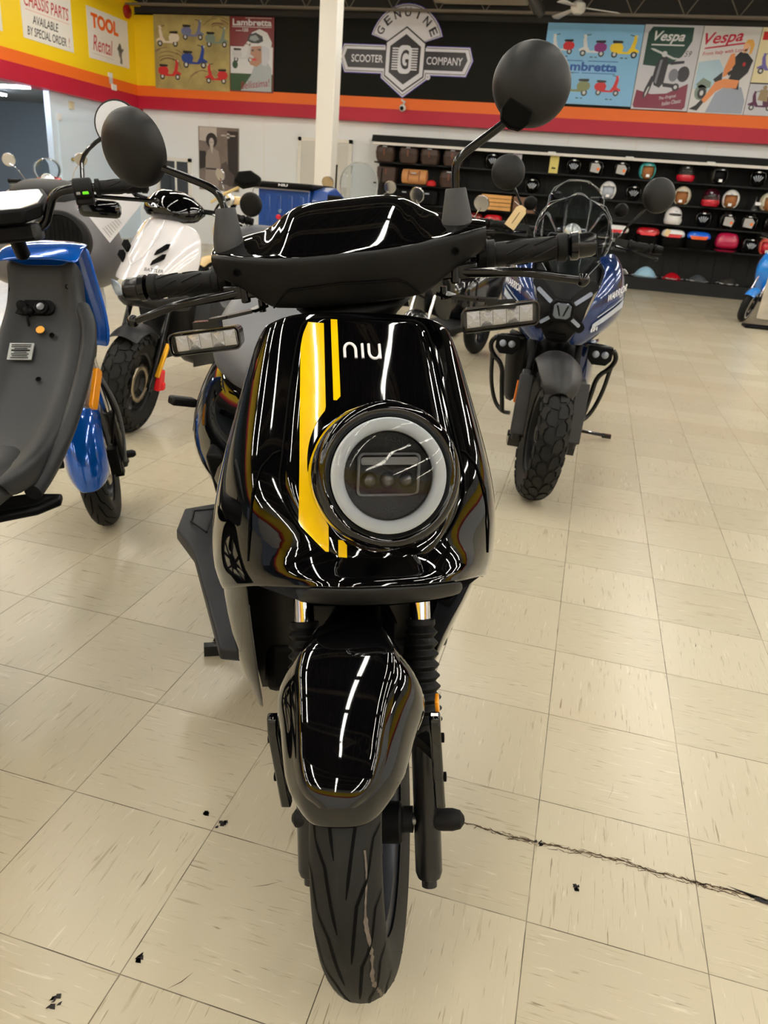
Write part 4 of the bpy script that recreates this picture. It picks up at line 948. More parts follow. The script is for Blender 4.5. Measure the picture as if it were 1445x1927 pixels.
# price tag tied to its left mirror stem
c = war.matrix_basis@SW(V((-.285, .43, 1.175))); tg = MB(); q = cr; u2 = cu
a = V((.055, -.02, .09)).normalized(); b_ = V((.6, .2, -.75)).normalized(); b_ = (b_-a*b_.dot(a)).normalized(); nn = a.cross(b_)
tg.prism([(-.025, -.055), (.025, -.055), (.025, .03), (.012, .048), (-.012, .048), (-.025, .03)], lambda x, y: c+V((.03, -.03, -.06))+b_*x+a*y, lambda x, y: c+V((.03, -.03, -.06))+b_*x+a*y+nn*.001)
t = tag(tg.build('price_tag', mat('manila card', (232, 208, 160), .8)), 'manila price tag tied to the mirror stem of the dark blue scooter', 'tag')
tl = MB(); tl.bar(c+V((.03, -.03, -.06))+a*-.035-nn*.0012, c+V((.03, -.03, -.06))+a*.02-nn*.0012, .003, .0006); tl.build('pen_line', groove_m, t)
tl = MB(); tl.tube([c+V((.03, -.03, -.06))+a*.04, c+V((.01, -.01, .0))], .001, 5); tl.build('string', white_d, t)

# ---------------------------------------------------------------- bright blue moped at the left, seen from behind
blue = mat('cobalt metallic paint', (0, 84, 182), .14, coat=1, metal=.3)
cg = mat('charcoal shield plastic', (36, 37, 39), .48, bump=.25, bscale=700, spec=.4)
mop = thing('electric_moped', 'bright blue electric moped at the left edge showing its charcoal inner leg shield', 'scooter', (-1.565, 2.152, 0), (0, .056, 3.46))
SM = steerer(.236)
make_wheel(mop, (0, 0, .235), .24, .088, .155, slit_tread, SM, None, rim_m, 5, -1, .52)
fork_pair(mop, SM, .088, .20, .42, .020, mat('satin black fork', (20, 20, 21), .3), chrome, .62)
for sx in (-1, 1): a = MB(); a.lathe([(.014, 0), (.014, .02), (.008, .03), (0, .031)], (sx*.108, 0, .235), (sx, 0, 0), 16); a.build('axle_nut', rubber, mop, SM)
a = MB(); a.box((-.07, .055, .24), (.035, .06, .09)); a.box((-.075, .03, .20), (.03, .05, .05)); a.tube([(-.075, .06, .30), (-.11, .10, .42), (-.10, .16, .55)], .005, 8); a.build('brake_caliper', dmatte, mop, SM, bev=.006)
a = MB(); a.tube(smooth_pts([(-.10, .17, .56), (-.125, .10, .44), (-.12, .05, .33), (-.10, .03, .22)], 2), .006, 8); a.build('brake_hose', mat('grey hose', (90, 92, 96), .4), mop, SM)
rows = []
for i in range(15):
    u = i/14; th = radians(lerp(80, 186, u)); R0 = .272; hw = interp(u, [(0, .055), (.2, .066), (.8, .070), (.95, .066), (1, .05)])
    rows.append([V((hw*s, -(R0-.075*abs(s)**4)*cos(th), .235+(R0-.075*abs(s)**4)*sin(th))) for s in (-1, -.9, -.7, -.4, 0, .4, .7, .9, 1)])
sheet(rows).build('front_fender', blue, mop, SM, sub=1, solid=.004)
# painted outer shield (front side) that wraps over the inner one
OUT = [(.955, .118, .175), (.935, .125, .170), (.88, .128, .160), (.80, .142, .150), (.70, .155, .160), (.66, .145, .175)]
rows = [[V((w*s, y+.0-.05*(1-abs(s)**3), z)) for s in (-1, -.96, -.8, -.4, 0, .4, .8, .96, 1)] for z, w, y in OUT]
sheet(rows).build('front_shield', blue, mop, sub=1, solid=.012)
rows = [[V((w*s, y+d, z+.0)) for s, d in ((-1, 0), (-.86, .035), (0, .05), (.86, .035), (1, 0))] for z, w, y in ((.958, .115, .172), (.925, .122, .195))]
a = MB(); a.grid([[V((w*s, y-.03+.05*k, z+.012*(1-abs(s)**3)+(0 if k else .004))) for s in [j/6-1 for j in range(13)]] for k, (z, w, y) in enumerate(((.957, .118, .175), (.955, .118, .20), (.915, .121, .215)))]); a.build('shield_cap', blue, mop, sub=1, solid=.004)
# charcoal inner shield sweeping down and back into the tunnel
IN = [(.915, .108, .235, .20), (.86, .104, .245, .2), (.79, .116, .262, .2), (.735, .132, .30, .2), (.66, .135, .375, .22), (.60, .135, .46, .25), (.54, .134, .58, .32), (.505, .132, .70, .4), (.50, .135, .84, .5), (.52, .138, 1.0, .6)]
rows = []
for z, w, y, yb in IN:
    rows.append([V((-w*.97, y-.045, z-.055)), V((-w, y-.02, z-.025)), V((-w*.94, y+.006, z+.01)), V((-w*.62, y+.004, z+.004)), V((-w*.5, y-.006, z-.006)), V((0, y-.004, z-.004)), V((w*.5, y-.006, z-.006)), V((w*.62, y+.004, z+.004)), V((w*.94, y+.006, z+.01)), V((w, y-.02, z-.025)), V((w*.97, y-.045, z-.055))])
inn = sheet(rows).build('inner_leg_shield', cg, mop, sub=2, solid=.01)
def isurf(x, v):
    i = min(int(v), len(IN)-2); t = v-i; A, B = IN[i], IN[i+1]; z, w, y = lerp(A[0], B[0], t), lerp(A[1], B[1], t), lerp(A[2], B[2], t)
    tg_ = V((0, B[2]-A[2], B[0]-A[0])).normalized(); n = V((0, -tg_.z, tg_.y)); return V((x, y, z)), n, tg_
def on_shield(x, v, lift, name, poly, m, th=.004, par=None, rot=0):
    p, n, tg_ = isurf(x, v); xx = V((1, 0, 0)); a = MB(); a.prism(poly, lambda s, t: p+n*(lift+th)+xx*s-tg_*t, lambda s, t: p+n*(lift-.004)+xx*s-tg_*t); return a.build(name, m, par or inn)
on_shield(.03, 2.0, .0, 'key_plate', rrect(0, 0, .12, .045, .02), dmatte, .006)
p, n, tg_ = isurf(.005, 2.05); a = MB(); a.lathe([(.020, 0), (.020, .008), (.016, .010), (.012, .008), (0, .008)], p+n*.006, n, 24); ig = a.build('ignition_lock', dmatte, inn)
a = MB(); a.lathe([(.011, .009), (.011, .012), (.005, .0125)], p+n*.006, n, 20); a.build('lock_ring', steel, ig)
p, n, tg_ = isurf(.062, 1.9); a = MB(); a.lathe([(.014, 0), (.014, .008), (.009, .010), (0, .010)], p+n*.004, n, 18); a.build('power_button', dmatte, inn)
p, n, tg_ = isurf(.042, 2.1); kf = MB(); kf.tube([p+n*.012, p+n*.03+V((0, 0, -.04)), p+n*.02+V((0, 0, -.075))], .004, 8); kf.sph(p+n*.02+V((0, 0, -.10)), .02, 14, (.8, .5, 1.5)); kf.sph(p+n*.014+V((0, 0, -.01)), .016, 14)
key = kf.build('key_fob', dmatte, None); key.parent = mop; bpy.context.view_layer.update()
a = MB(); a.sph(p+n*.031+V((0, 0, -.098)), .009, 12, (1, .4, 1.6)); a.build('fob_button', amber, key)
p, n, tg_ = isurf(.004, 3.05); a = MB(); a.lathe([(.012, 0), (.012, .003), (0, .0035)], p+n*.004, n, 20); a.build('orange_cap', mat('orange plastic cap', (236, 168, 60), .5), inn)
for x, v in ((-.072, 1.15), (-.03, 3.2), (-.02, 4.7), (.086, 2.9), (.09, 1.3)):
    p, n, tg_ = isurf(x, v); a = MB(); a.lathe([(.008, 0), (.008, .002), (.005, .0022), (.005, 0), (0, 0)], p+n*.002, n, 14); a.build('screw_well', groove_m, inn)
nm = mat('printed foil plate', (150, 152, 150), .3, metal=.5)
np_ = on_shield(.048, 3.75, .004, 'identification_plate', [(-.034, -.028), (.034, -.028), (.034, .028), (-.034, .028)], nm, .0015)
p, n, tg_ = isurf(.048, 3.75)
for k in range(8):
    w = .056*(.6+.4*random.random()); a = MB(); a.bar(p+n*.0062+V((-w/2-.0, 0, 0))-tg_*(-.022+k*.0062), p+n*.0062+V((w/2, 0, 0))-tg_*(-.022+k*.0062), .003 if k != 4 else .005, .0004, n); a.build('printed_line', groove_m, np_)
a = MB()
for sx in (-1,): a.tube(smooth_pts([(sx*.115, .25, .80), (sx*.150, .30, .76), (sx*.160, .36, .69), (sx*.150, .46, .60), (sx*.145, .60, .52), (sx*.140, .74, .455), (sx*.135, .80, .42)], 2), [.012, .014]+[.024]*23+[.018], 14) if False else a.tube(smooth_pts([(sx*.105, .25, .79), (sx*.135, .30, .75), (sx*.142, .36, .685), (sx*.138, .46, .595), (sx*.134, .60, .51), (sx*.130, .74, .455), (sx*.12, .82, .43)], 2), .022, 14)
a.build('shield_rail', cg, mop)
p = V((-.168, .40, .585)); a = MB(); d = V((0, .55, -.60)).normalized(); a.prism(rrect(0, 0, .028, .13, .010), lambda s, t: p+V((-1, .2, .2)).normalized().cross(d)*s+d*t, lambda s, t: p+V((-1, .2, .2)).normalized().cross(d)*s+d*t+V((.014, 0, 0))); a.build('side_reflector', amber, mop, bev=.003)
a = MB(); a.prism(rrect(0, 0, .026, .12, .008), lambda s, t: p+V((.016, .02, .005))+V((-1, .2, .2)).normalized().cross(d)*s+d*t, lambda s, t: p+V((.026, .02, .005))+V((-1, .2, .2)).normalized().cross(d)*s+d*t); a.build('reflector_base', steel, mop, bev=.003)
a = MB(); a.prism([(-.165, .76), (-.175, .80), (-.14, .86), (-.03, .93), (.30, 1.04), (.30, .94), (-.08, .76)], lambda x, y: (x, y, .405), lambda x, y: (x, y, .385)); fpd = a.build('foot_pedal', dmatte, mop, bev=.006)
a = MB(); a.prism([(-.155, .79), (-.13, .84), (-.02, .90), (-.02, .86), (-.10, .79)], lambda x, y: (x, y, .4075), lambda x, y: (x, y, .405)); a.build('pedal_pad', rubber, fpd)
mb = MB(); mb.loft([sec(.45, .42, .52, .10, .08), sec(.8, .44, .48, .12, .11), sec(1.2, .46, .62, .14, .12), sec(1.5, .54, .74, .10, .08)]); mb.build('rear_body', cg, mop, sub=1)
mb = MB(); mb.loft([sec(.95, .70, .74, .08, .06), sec(1.1, .70, .78, .13, .11), sec(1.55, .74, .80, .12, .10)]); mb.build('seat', seat_m, mop, sub=1)
a = MB(); a.tube([(0, 1.15, .30), (0, 1.25, .66)], .03, 10); a.build('seat_post', dmatte, mop)
make_wheel(mop, (0, 1.18, .235), .235, .09, .155, None, None, None, None, 5, 0, .5, name='rear_wheel')
# bars: bent tube, cluster, grip, lever, dash
a = MB(); a.tube([(0, .33, .94), (0, .40, 1.02)], .02, 12); a.box((0, .40, 1.0), (.12, .07, .04)); a.build('handlebar_clamp', dmatte, mop, SM, bev=.006)
for sx in (-1, 1):
    a = MB(); a.tube(smooth_pts([(sx*.03, .40, 1.0), (sx*.085, .40, 1.01), (sx*.105, .405, 1.05), (sx*.125, .415, 1.085), (sx*.165, .42, 1.095), (sx*.24, .42, 1.093)], 2), .0115, 12); a.build('handlebar', blackmetal, mop, SM)
    a = MB(); a.cyl((sx*.178, .42, 1.093), (sx*.226, .42, 1.092), .026, 20); a.box((sx*.20, .40, 1.075), (.045, .05, .045)); sc_ = a.build('switch_cluster', rubber, mop, SM, bev=.005)
    a = MB(); a.box((sx*.208, .441, 1.082), (.016, .008, .009)); a.build('green_switch', mat('green switch', (110, 235, 30), .4), sc_, SM, bev=.002)
    a = MB(); a.box((sx*.190, .441, 1.082), (.011, .008, .009)); a.build('grey_switch', steel, sc_, SM, bev=.002)
    grip(mop, (sx*.232, .42, 1.092), (sx*.368, .42, 1.088), .0175, SM)
    a = MB(); a.tube(smooth_pts([(sx*.19, .385, 1.078), (sx*.25, .365, 1.068), (sx*.375, .375, 1.048)], 2), .0055, 10); a.sph((sx*.38, .375, 1.047), .008, 10); a.build('brake_lever', blackmetal, mop, SM)
    bar_end_mirror(mop, SM, (sx*.205, .41, 1.115), (sx*.215, .39, 1.18), (sx*.325, .37, 1.236), (sx*.25, -1, 0), .060, None, .0055)
a = MB(); o = [(-.088, .30), (-.105, .36), (-.095, .42), (-.05, .455), (.06, .455), (.11, .42), (.11, .33), (.08, .30)]
zf = lambda y: 1.106-(y-.30)*.33
a.prism(o, lambda x, y: (x, y, zf(y)), lambda x, y: (x*.9, y, zf(y)-.035)); ds = a.build('instrument_display', dmatte, mop, SM, bev=.006)
a = MB(); a.prism([(x*.88, .378+(y-.378)*.86) for x, y in o], lambda x, y: (x, y, zf(y)+.0018), lambda x, y: (x, y, zf(y)-.002)); a.build('display_glass', mat('display glass', (225, 230, 236), .22, metal=.8), ds, SM)
a = MB(); a.box((.0, .40, 1.000), (.15, .07, .045)); a.build('battery_cover', cg, mop, SM, bev=.01)

# ---------------------------------------------------------------- white scooter with slanted vents
wht = mat('pearl white paint', (226, 224, 226), .15, coat=1)
bat = thing('petrol_scooter', 'pearl white scooter with black hood and slanted vents standing behind the blue moped', 'scooter', (-2.08, 3.135, 0), (0, -.007, -.13))
SB = steerer(.295)
make_wheel(bat, (0, 0, .25), .245, .125, .15, lambda m, c, r, w, s: block_tread(m, c, r, w, s, 22, .007), SB, None, mat('black alloy', (20, 20, 21), .4), 5, 1, .46)
fork_pair(bat, SB, .098, .24, .46, .019, blackmetal, blackmetal, .62)
a = MB(); a.bar((.125, .0, .30), (.135, .09, .45), .02, .018); a.build('gold_reservoir', mat('gold anodised', (225, 165, 30), .3, metal=.4), bat, SB, bev=.004)
a = MB(); a.box((.120, .045, .275), (.035, .06, .10)); a.box((.125, .055, .245), (.04, .035, .04)); a.build('brake_caliper', mat('red anodised caliper', (205, 20, 30), .35), bat, SB, bev=.008)
rows = []
for i in range(9):
    th = radians(lerp(60, 130, i/8)); rows.append([V((.075*s, -(.292-.04*abs(s)**2)*cos(th), .25+(.292-.04*abs(s)**2)*sin(th))) for s in (-1, -.6, 0, .6, 1)])
sheet(rows).build('front_fender', dgr, bat, SB, sub=1, solid=.004)
BR = [[(0, .285, 1.005), (.06, .29, 1.0), (.11, .305, .985), (.145, .35, .965)],
      [(0, .215, .955), (.07, .23, .95), (.135, .27, .935), (.185, .35, .935)],
      [(0, .14, .875), (.075, .16, .87), (.155, .215, .86), (.21, .33, .875)],
      [(0, .075, .80), (.07, .09, .80), (.15, .15, .795), (.215, .31, .80)],
      [(0, .01, .735), (.06, .03, .74), (.135, .085, .745), (.205, .27, .72)],
      [(0, -.004, .722), (.06, .024, .728), (.135, .08, .73), (.20, .26, .70)]]
sh_ = sheet([sym(r) for r in BR]).build('front_apron', wht, bat, sub=2, solid=.004)
for sx in (-1, 1):
    a = MB(); a.tube([V((sx*x, y-.006, z)) for x, y, z in ((.045, .262, .99), (.055, .19, .91), (.045, .10, .83), (.0, .06, .79))], .003, 6); a.build('ridge', wht, sh_)
    for k in range(2):
        a = MB(); z = .86-k*.045; a.prism([(sx*.085, z), (sx*.125, z+.03), (sx*.125, z+.008), (sx*.08, z-.022)], lambda x, zz: (x, interp(zz, [(.75, .095), (.80, .115), (.90, .19)])+.0-.022, zz), lambda x, zz: (x, interp(zz, [(.75, .095), (.80, .115), (.90, .19)])+.01, zz)); a.build('vent', groove_m, sh_)
    a = MB(); L4 = [[(.004, -.006, .715), (.07, .02, .722), (.145, .085, .728)], [(.004, .0, .68), (.07, .025, .672), (.14, .09, .668)], [(.004, .012, .655), (.06, .03, .645), (.12, .095, .64)]]
    a.grid([[V((sx*x, y-.003, z)) for x, y, z in r] for r in L4]); a.build('headlamp', mat('faceted headlamp', (170, 185, 205), .08, metal=.5, bump=1, bscale=60), bat, sub=1, solid=.01)
rows = [sym(r) for r in ([(0, .0, .655), (.06, .022, .648), (.13, .09, .64), (.195, .26, .67)], [(0, .0, .64), (.07, .03, .628), (.135, .10, .62), (.195, .26, .63)], [(0, .07, .60), (.08, .09, .59), (.14, .15, .585), (.18, .28, .57)])]
sheet(rows).build('nose_lower', dgr, bat, sub=1, solid=.004)
a = MB(); a.text('BATTLER', (.115, .072, .768), (.8, .52, -.10), (0, .2, 1), w=.085, h=.015, bold=.01, shear=.2); a.build('black_lettering', groove_m, bat)
mb = MB(); mb.loft([sec(.235, 1.035, 1.05, .04, .03), sec(.26, 1.0, 1.085, .10, .06), sec(.31, .985, 1.12, .135, .085), sec(.38, .99, 1.125, .15, .10), sec(.45, 1.02, 1.10, .145, .10), sec(.49, 1.04, 1.08, .10, .08)]); hd = mb.build('handlebar_hood', gloss, bat, SB, sub=1)
a = MB(); a.cyl((0, .34, .96), (0, .36, 1.02), .06, 16); a.build('steering_neck', dmatte, bat, SB)
for sx in (-1, 1):
    grip(bat, (sx*.22, .43, 1.06), (sx*.34, .44, 1.055), .0175, SB, dmatte); a = MB(); a.cyl((sx*.10, .41, 1.05), (sx*.23, .43, 1.06), .012, 10); a.build('handlebar', blackmetal, bat, SB)
    a = MB(); a.tube(smooth_pts([(sx*.19, .40, 1.05), (sx*.26, .37, 1.045), (sx*.345, .385, 1.03)], 2), .0055, 8); a.build('brake_lever', blackmetal, bat, SB)
# angular black mirror on the right side only is seen
a = MB(); a.tube(smooth_pts([(.19, .42, 1.07), (.215, .40, 1.11), (.27, .385, 1.14)], 2), .006, 8); a.build('mirror_stem', blackmetal, bat, SB)
mb = MB(); mb.loft([sec(.40, .26, .93, .14, .12), sec(.62, .24, .50, .15, .13), sec(.9, .26, .52, .16, .14), sec(1.05, .34, .74, .17, .14), sec(1.5, .52, .80, .16, .12), sec(1.75, .66, .82, .08, .06)]); mb.build('rear_body', dgr, bat, sub=1)
mb = MB(); mb.loft([sec(.88, .74, .79, .10, .08), sec(1.05, .75, .82, .16, .13), sec(1.35, .78, .88, .16, .13), sec(1.65, .82, .90, .11, .08)]); mb.build('seat', seat_m, bat, sub=1)
for sx in (-1, 1): sheet([[V((sx*.20, .30, .70)), V((sx*.19, .45, .80))], [V((sx*.165, .30, .50)), V((sx*.17, .5, .55))], [V((sx*.12, .35, .28)), V((sx*.15, .6, .28))]]).build('leg_fairing', cg, bat, solid=.005)
make_wheel(bat, (0, 1.30, .25), .25, .13, .15, None, None, None, None, 5, 0, .45, name='rear_wheel')
# ============================================================ SCOOTERS FARTHER BACK
def place(px, py, Y, local, psi):
    "ground position that puts the local point on the sight line through (px, py) at distance Y"
    w = onY(px, py, Y); l = Matrix.Rotation(psi, 3, 'Z')@V(local); return (w.x-l.x, w.y-l.y, 0)
cream = mat('cream paint', (226, 196, 140), .25, coat=.6); redp = mat('red scooter paint', (176, 16, 30), .2, coat=1)
skyp = mat('sky blue paint', (20, 130, 225), .2, coat=1); whp = mat('white body plastic', (222, 222, 220), .3)
lampg = mat('clear lamp glass', (225, 228, 230), .08, metal=.7, bump=1, bscale=90)
shm = mat('round chrome mirror glass', (220, 225, 230), .03, metal=1)
def bg_scooter(name, label, loc, psi, paint, steer=0, wind=None, lamp=True, mir=None, mir_r=.055, seatm=None, rack=False, panel=None, mirror_glass_front=False, H=0):
    t = thing(name, label, 'scooter', loc, (0, 0, psi)); X = steerer(steer); z0 = H
    make_wheel(t, (0, 0, .22), .22, .10, .14, None, X, None, None, 5, 1, .5)
    fork_pair(t, X, .075, .20, .36, .017, blackmetal, chrome, .60)
    rows = []
    for i in range(7):
        th = radians(lerp(40, 150, i/6)); rows.append([V((.075*s, -(.26-.06*abs(s)**3)*cos(th), .22+(.26-.06*abs(s)**3)*sin(th))) for s in (-1, -.7, 0, .7, 1)])
    sheet(rows).build('front_fender', paint, t, X, sub=1, solid=.004)
    A_ = [[(0, .22, .97), (.07, .23, .96), (.13, .27, .94)], [(0, .13, .85), (.10, .15, .85), (.185, .23, .83)], [(0, .08, .72), (.11, .10, .72), (.215, .21, .70)], [(0, .10, .58), (.09, .12, .58), (.19, .22, .52)], [(0, .20, .42), (.08, .22, .40), (.16, .28, .34)]]
    ap_ = sheet([sym(r) for r in A_]).build('front_apron', paint, t, sub=2, solid=.006)
    a = MB(); a.box((0, .50, .30), (.34, .50, .06)); a.build('floorboard', dmatte, t, bev=.02)
    mb = MB(); mb.loft([sec(.72, .28, .62, .10, .09), sec(.85, .26, .70, .17, .15), sec(1.15, .34, .74, .20, .17), sec(1.5, .50, .76, .14, .10), sec(1.62, .60, .74, .06, .04)]); mb.build('rear_body', paint, t, sub=1)
    mb = MB(); mb.loft([sec(.70, .70, .75, .10, .08), sec(.9, .71, .79, .15, .13), sec(1.3, .72, .80, .15, .13), sec(1.55, .74, .80, .10, .08)]); mb.build('seat', seatm or seat_m, t, sub=1)
    make_wheel(t, (0, 1.22, .22), .22, .10, .14, None, None, None, None, 5, 0, .5, name='rear_wheel')
    a = MB(); a.cyl((0, .27, .90), (0, .34, 1.02+H), .03, 12); a.tube([(-.28, .42, 1.05+H), (-.14, .37, 1.03+H), (0, .35, 1.02+H), (.14, .37, 1.03+H), (.28, .42, 1.05+H)], .012, 10); a.build('handlebar', blackmetal, t, X)
    a = MB(); mbx = [[(0, .27, 1.0), (.06, .28, 1.0), (.10, .33, 1.0)], [(0, .25, 1.05), (.07, .27, 1.05), (.12, .33, 1.05)], [(0, .30, 1.09), (.06, .31, 1.09), (.11, .36, 1.08)], [(0, .40, 1.08), (.06, .40, 1.08), (.10, .40, 1.06)]]
    hc = sheet([[V((p.x, p.y, p.z+H)) for p in sym(r)] for r in mbx]).build('headlamp_cowl', paint if lamp else dmatte, t, X, sub=1, solid=.005)
    if lamp:
        a = MB(); a.lathe([(.062, -.01), (.064, .004), (.055, .016), (.03, .024), (0, .026)], (0, .255, 1.045+H), (0, -1, .1), 24); a.build('headlamp', lampg, hc, X, ang=60)
    for sx in (-1, 1):
        grip(t, (sx*.24, .41, 1.045+H), (sx*.35, .435, 1.05+H), .017, X, None, lug=False)
        a = MB(); a.tube([(sx*.20, .38, 1.03+H), (sx*.34, .385, 1.02+H)], .005, 6); a.build('brake_lever', chrome, t, X)
        if mir:
            mx, my, mz = mir[0 if sx < 0 else 1] if isinstance(mir, list) else mir
            a = MB(); a.tube(smooth_pts([(sx*.19, .39, 1.04+H), (sx*(.19+mx)/2*.98, my, lerp(1.04+H, mz, .6)), (sx*mx, my, mz-mir_r*.6)], 2), .0045, 8); a.build('mirror_stem', chrome if mirror_glass_front else blackmetal, t, X)
            mirror_disc(t, (sx*mx, my, mz), (0, 1, .25) if mirror_glass_front else (0, -1, .05), mir_r, chrome if mirror_glass_front else dmatte, X)
    if wind:
        w, zt = wind; rows = []
        for i in range(7):
            v = i/6; ww = w*interp(v, [(0, .55), (.3, .9), (.6, 1), (.85, .8), (1, .35)]); rows.append([V((ww*s, .22+.12*v+.10*s*s, lerp(1.04+H, zt, v))) for s in (-1, -.6, -.2, .2, .6, 1)])
        wo = sheet(rows).build('windshield', wsh, t, X, sub=1, solid=.004)
        a = MB(); a.tube([r[0] for r in rows]+rows[-1][1:-1]+[r[-1] for r in rows[::-1]], .002, 6); a.build('windshield_edge', MATS['polished edge'], wo, X)
    if rack: a = MB(); a.box((0, 1.65, .86), (.30, .28, .02)); [a.tube([(x, 1.5, .88), (x, 1.8, .88)], .008, 6) for x in (-.12, 0, .12)]; a.build('rear_rack', blackmetal, t)
    return t
# red scooter by the side room
bg_scooter('petrol_scooter', 'red scooter with a round chrome lamp in front of the grey side room', place(98, 341, 6.2, (0, .25, 1.05), .75), .75, redp, -.2, (.12, 1.28), True, (.30, .36, 1.27), .055, mirror_glass_front=True, H=.05)
# tan and white scooter
tan = bg_scooter('petrol_scooter', 'tan scooter with chrome lamp and grey flyscreen behind the white scooter', place(428, 360, 8.0, (0, .25, 1.05), -.5), -.5, cream, .2, None, True, (.27, .36, 1.27), .065, mirror_glass_front=True)
# windshield scooter by the pillar
ws_t = bg_scooter('petrol_scooter', 'scooter with a tall clear windshield parked beside the cream pillar', place(672, 372, 10.2, (0, .30, 1.05), .15), .15, mat('graphite paint', (60, 62, 66), .3, coat=.6), 0, (.27, 1.60), False, (.42, .38, 1.33), .08, mirror_glass_front=True)
for sx in (-1, 1): a = MB(); a.tube([(sx*.30, .32, 1.03), (sx*.30, .34, 1.55)], .012, 8); a.build('windshield_rod', blackmetal, ws_t)
# two bikes hidden behind the dash, only mirrors and bars show
bg_scooter('petrol_scooter', 'black scooter behind the dash, its chrome mirrors against the brown cases', place(838, 398, 5.6, (0, .35, 1.05), -.25), -.25, mat('black scooter paint', (14, 14, 16), .2, coat=1), .1, None, True, (.245, .36, 1.20), .055, mirror_glass_front=True, H=-.03)
# maxi scooter behind the dark blue one
bg_scooter('touring_scooter', 'black touring scooter with a tall smoky windshield behind the dark blue scooter', place(1083, 395, 6.0, (0, .30, 1.05), .1), .1, mat('black scooter paint', (14, 14, 16), .2, coat=1), 0, (.21, 1.40), True, (.33, .36, 1.22), .05)
# sky blue scooter on the right
sk = bg_scooter('petrol_scooter', 'sky blue scooter at the right edge with white walled front wheel', (2.10, 11.35, 0), -.9, skyp, .5, None, True, None)
a = MB()
for sx in (-1, 1): a.lathe([(.172, sx*.045), (.145, sx*.048)], (0, 0, .22), (1, 0, 0), 36, cap=False)
a.build('white_wall', whp, sk, steerer(.5), solid=.002)
a = MB(); a.box((0, .25, .88), (.16, .16, .18)); a.build('leg_shield_infill', whp, sk, bev=.05)
# grey utility moped with a round slatted lamp between the blue moped and the white scooter
gy = mat('warm grey body plastic', (98, 96, 98), .4)
ut = thing('utility_moped', 'warm grey moped with a round black slatted lamp behind the blue moped', 'scooter', (0, 0, 0), (0, 0, .45))
c0 = onY(112, 455, 3.05); l = Matrix.Rotation(.45, 3, 'Z')@V((0, 0, 0)); ut.location = (c0.x-.22, c0.y+.05, 0); zc = c0.z
a = MB(); a.lathe([(.10, -.16), (.125, -.12), (.130, 0), (.122, .02), (.108, .025), (.105, .01), (0, .008)], (.15, .0, zc), (0, -1, .1), 40); rl = a.build('round_lamp', rubber, ut, ang=50)
for k in range(9): x = -.08+k*.02; h = sqrt(.1**2-x*x); a = MB(); a.bar((.15+x, -.018, zc-h), (.15+x, -.018, zc+h), .006, .008); a.build('lamp_slat', dmatte, rl)
mb = MB(); mb.loft([sec(.16, zc-.20, zc+.02, .16, .12), sec(.30, zc-.26, zc+.13, .30, .22), sec(.55, zc-.3, zc+.22, .36, .24), sec(.9, zc-.3, zc+.20, .34, .22), sec(1.2, zc-.25, zc+.10, .2, .12)]); mb.build('body_shell', gy, ut, sub=2)
mb = MB(); mb.loft([sec(.30, .22, .40, .10, .08), sec(.45, .30, zc-.14, .22, .2), sec(1.0, .30, zc-.14, .25, .2)]); mb.build('lower_body', whp, ut, sub=1)
mb = MB(); mb.loft([sec(.34, zc+.10, zc+.17, .13, .10), sec(.5, zc+.17, zc+.25, .2, .17), sec(.85, zc+.18, zc+.26, .2, .17)]); mb.build('seat', rubber, ut, sub=1)
wq = Matrix.Rotation(-.45, 3, 'Z')@(onY(188, 393, 2.62)-V(ut.location)); a = MB(); a.box(wq, (.155, .04, .062)); a.build('rear_view_mirror', gloss, ut, bev=.025)
make_wheel(ut, (0, .15, .22), .22, .11, .14, None, None, None, None, 5, 0, .5); make_wheel(ut, (0, 1.15, .22), .22, .11, .14, None, None, None, None, 5, 0, .5, name='rear_wheel')
# specification sheet propped against it
q = [onY(x, y, 2.78) for x, y in ((160, 398), (207, 457), (266, 384), (222, 338))]; nn = (q[1]-q[0]).cross(q[3]-q[0]).normalized()
a = MB(); a.add(q+[p+nn*.001 for p in q], [(0, 1, 2, 3), (7, 6, 5, 4), (0, 4, 5, 1), (1, 5, 6, 2), (2, 6, 7, 3), (3, 7, 4, 0)]); ss = tag(a.build('specification_sheet', mat('glossy white card', (226, 228, 236), .2)), 'white specification sheet standing on its corner behind the blue moped', 'sheet')
def qp(u, v): return q[0].lerp(q[1], u).lerp(q[3].lerp(q[2], u), v)
for k in range(7):
    a = MB(); v = .08+.06*k; p0, p1 = qp(.62+.02*k, v), qp(.92, v); a.bar(p0-fw*.003, p1-fw*.003, .0025, .0005); a.build('printed_line', mat('grey print', (120, 116, 112), .7), ss)
a = MB(); a.add([qp(.1, .05)-fw*.003, qp(.16, .05)-fw*.003, qp(.16, .12)-fw*.003, qp(.1, .12)-fw*.003], [(0, 1, 2, 3)]); a.build('red_mark', mat('red print', (190, 30, 40), .6), ss)
# blue cargo trunk scooter, seen from behind
cgo = thing('cargo_scooter', 'blue cargo scooter trunk with black lid and white lettering left of the pillar', 'scooter', place(545, 362, 7.5, (0, 0, 1.05), 0), (0, 0, -.12)); cgo.scale = (1.16, 1, 1.03); dkb = mat('deep blue trunk paint', (20, 66, 140), .28, coat=.6)
a = MB(); a.box((-.06, .25, .98), (.50, .5, .36)); 
for x in (-.24, -.13, -.02, .09): a.prism([(x, .84), (x+.06, .84), (x+.05, 1.10), (x+.01, 1.10)], lambda u, z: (u, -.008, z), lambda u, z: (u, .01, z))
tk = a.build('trunk_box', dkb, cgo, bev=.02)
a = MB(); a.box((-.06, .24, 1.185), (.56, .54, .06)); ld = a.build('trunk_lid', dmatte, cgo, bev=.02)
a = MB(); a.box((-.06, -.034, 1.150), (.53, .012, .012)); a.build('lid_trim', steel, ld)
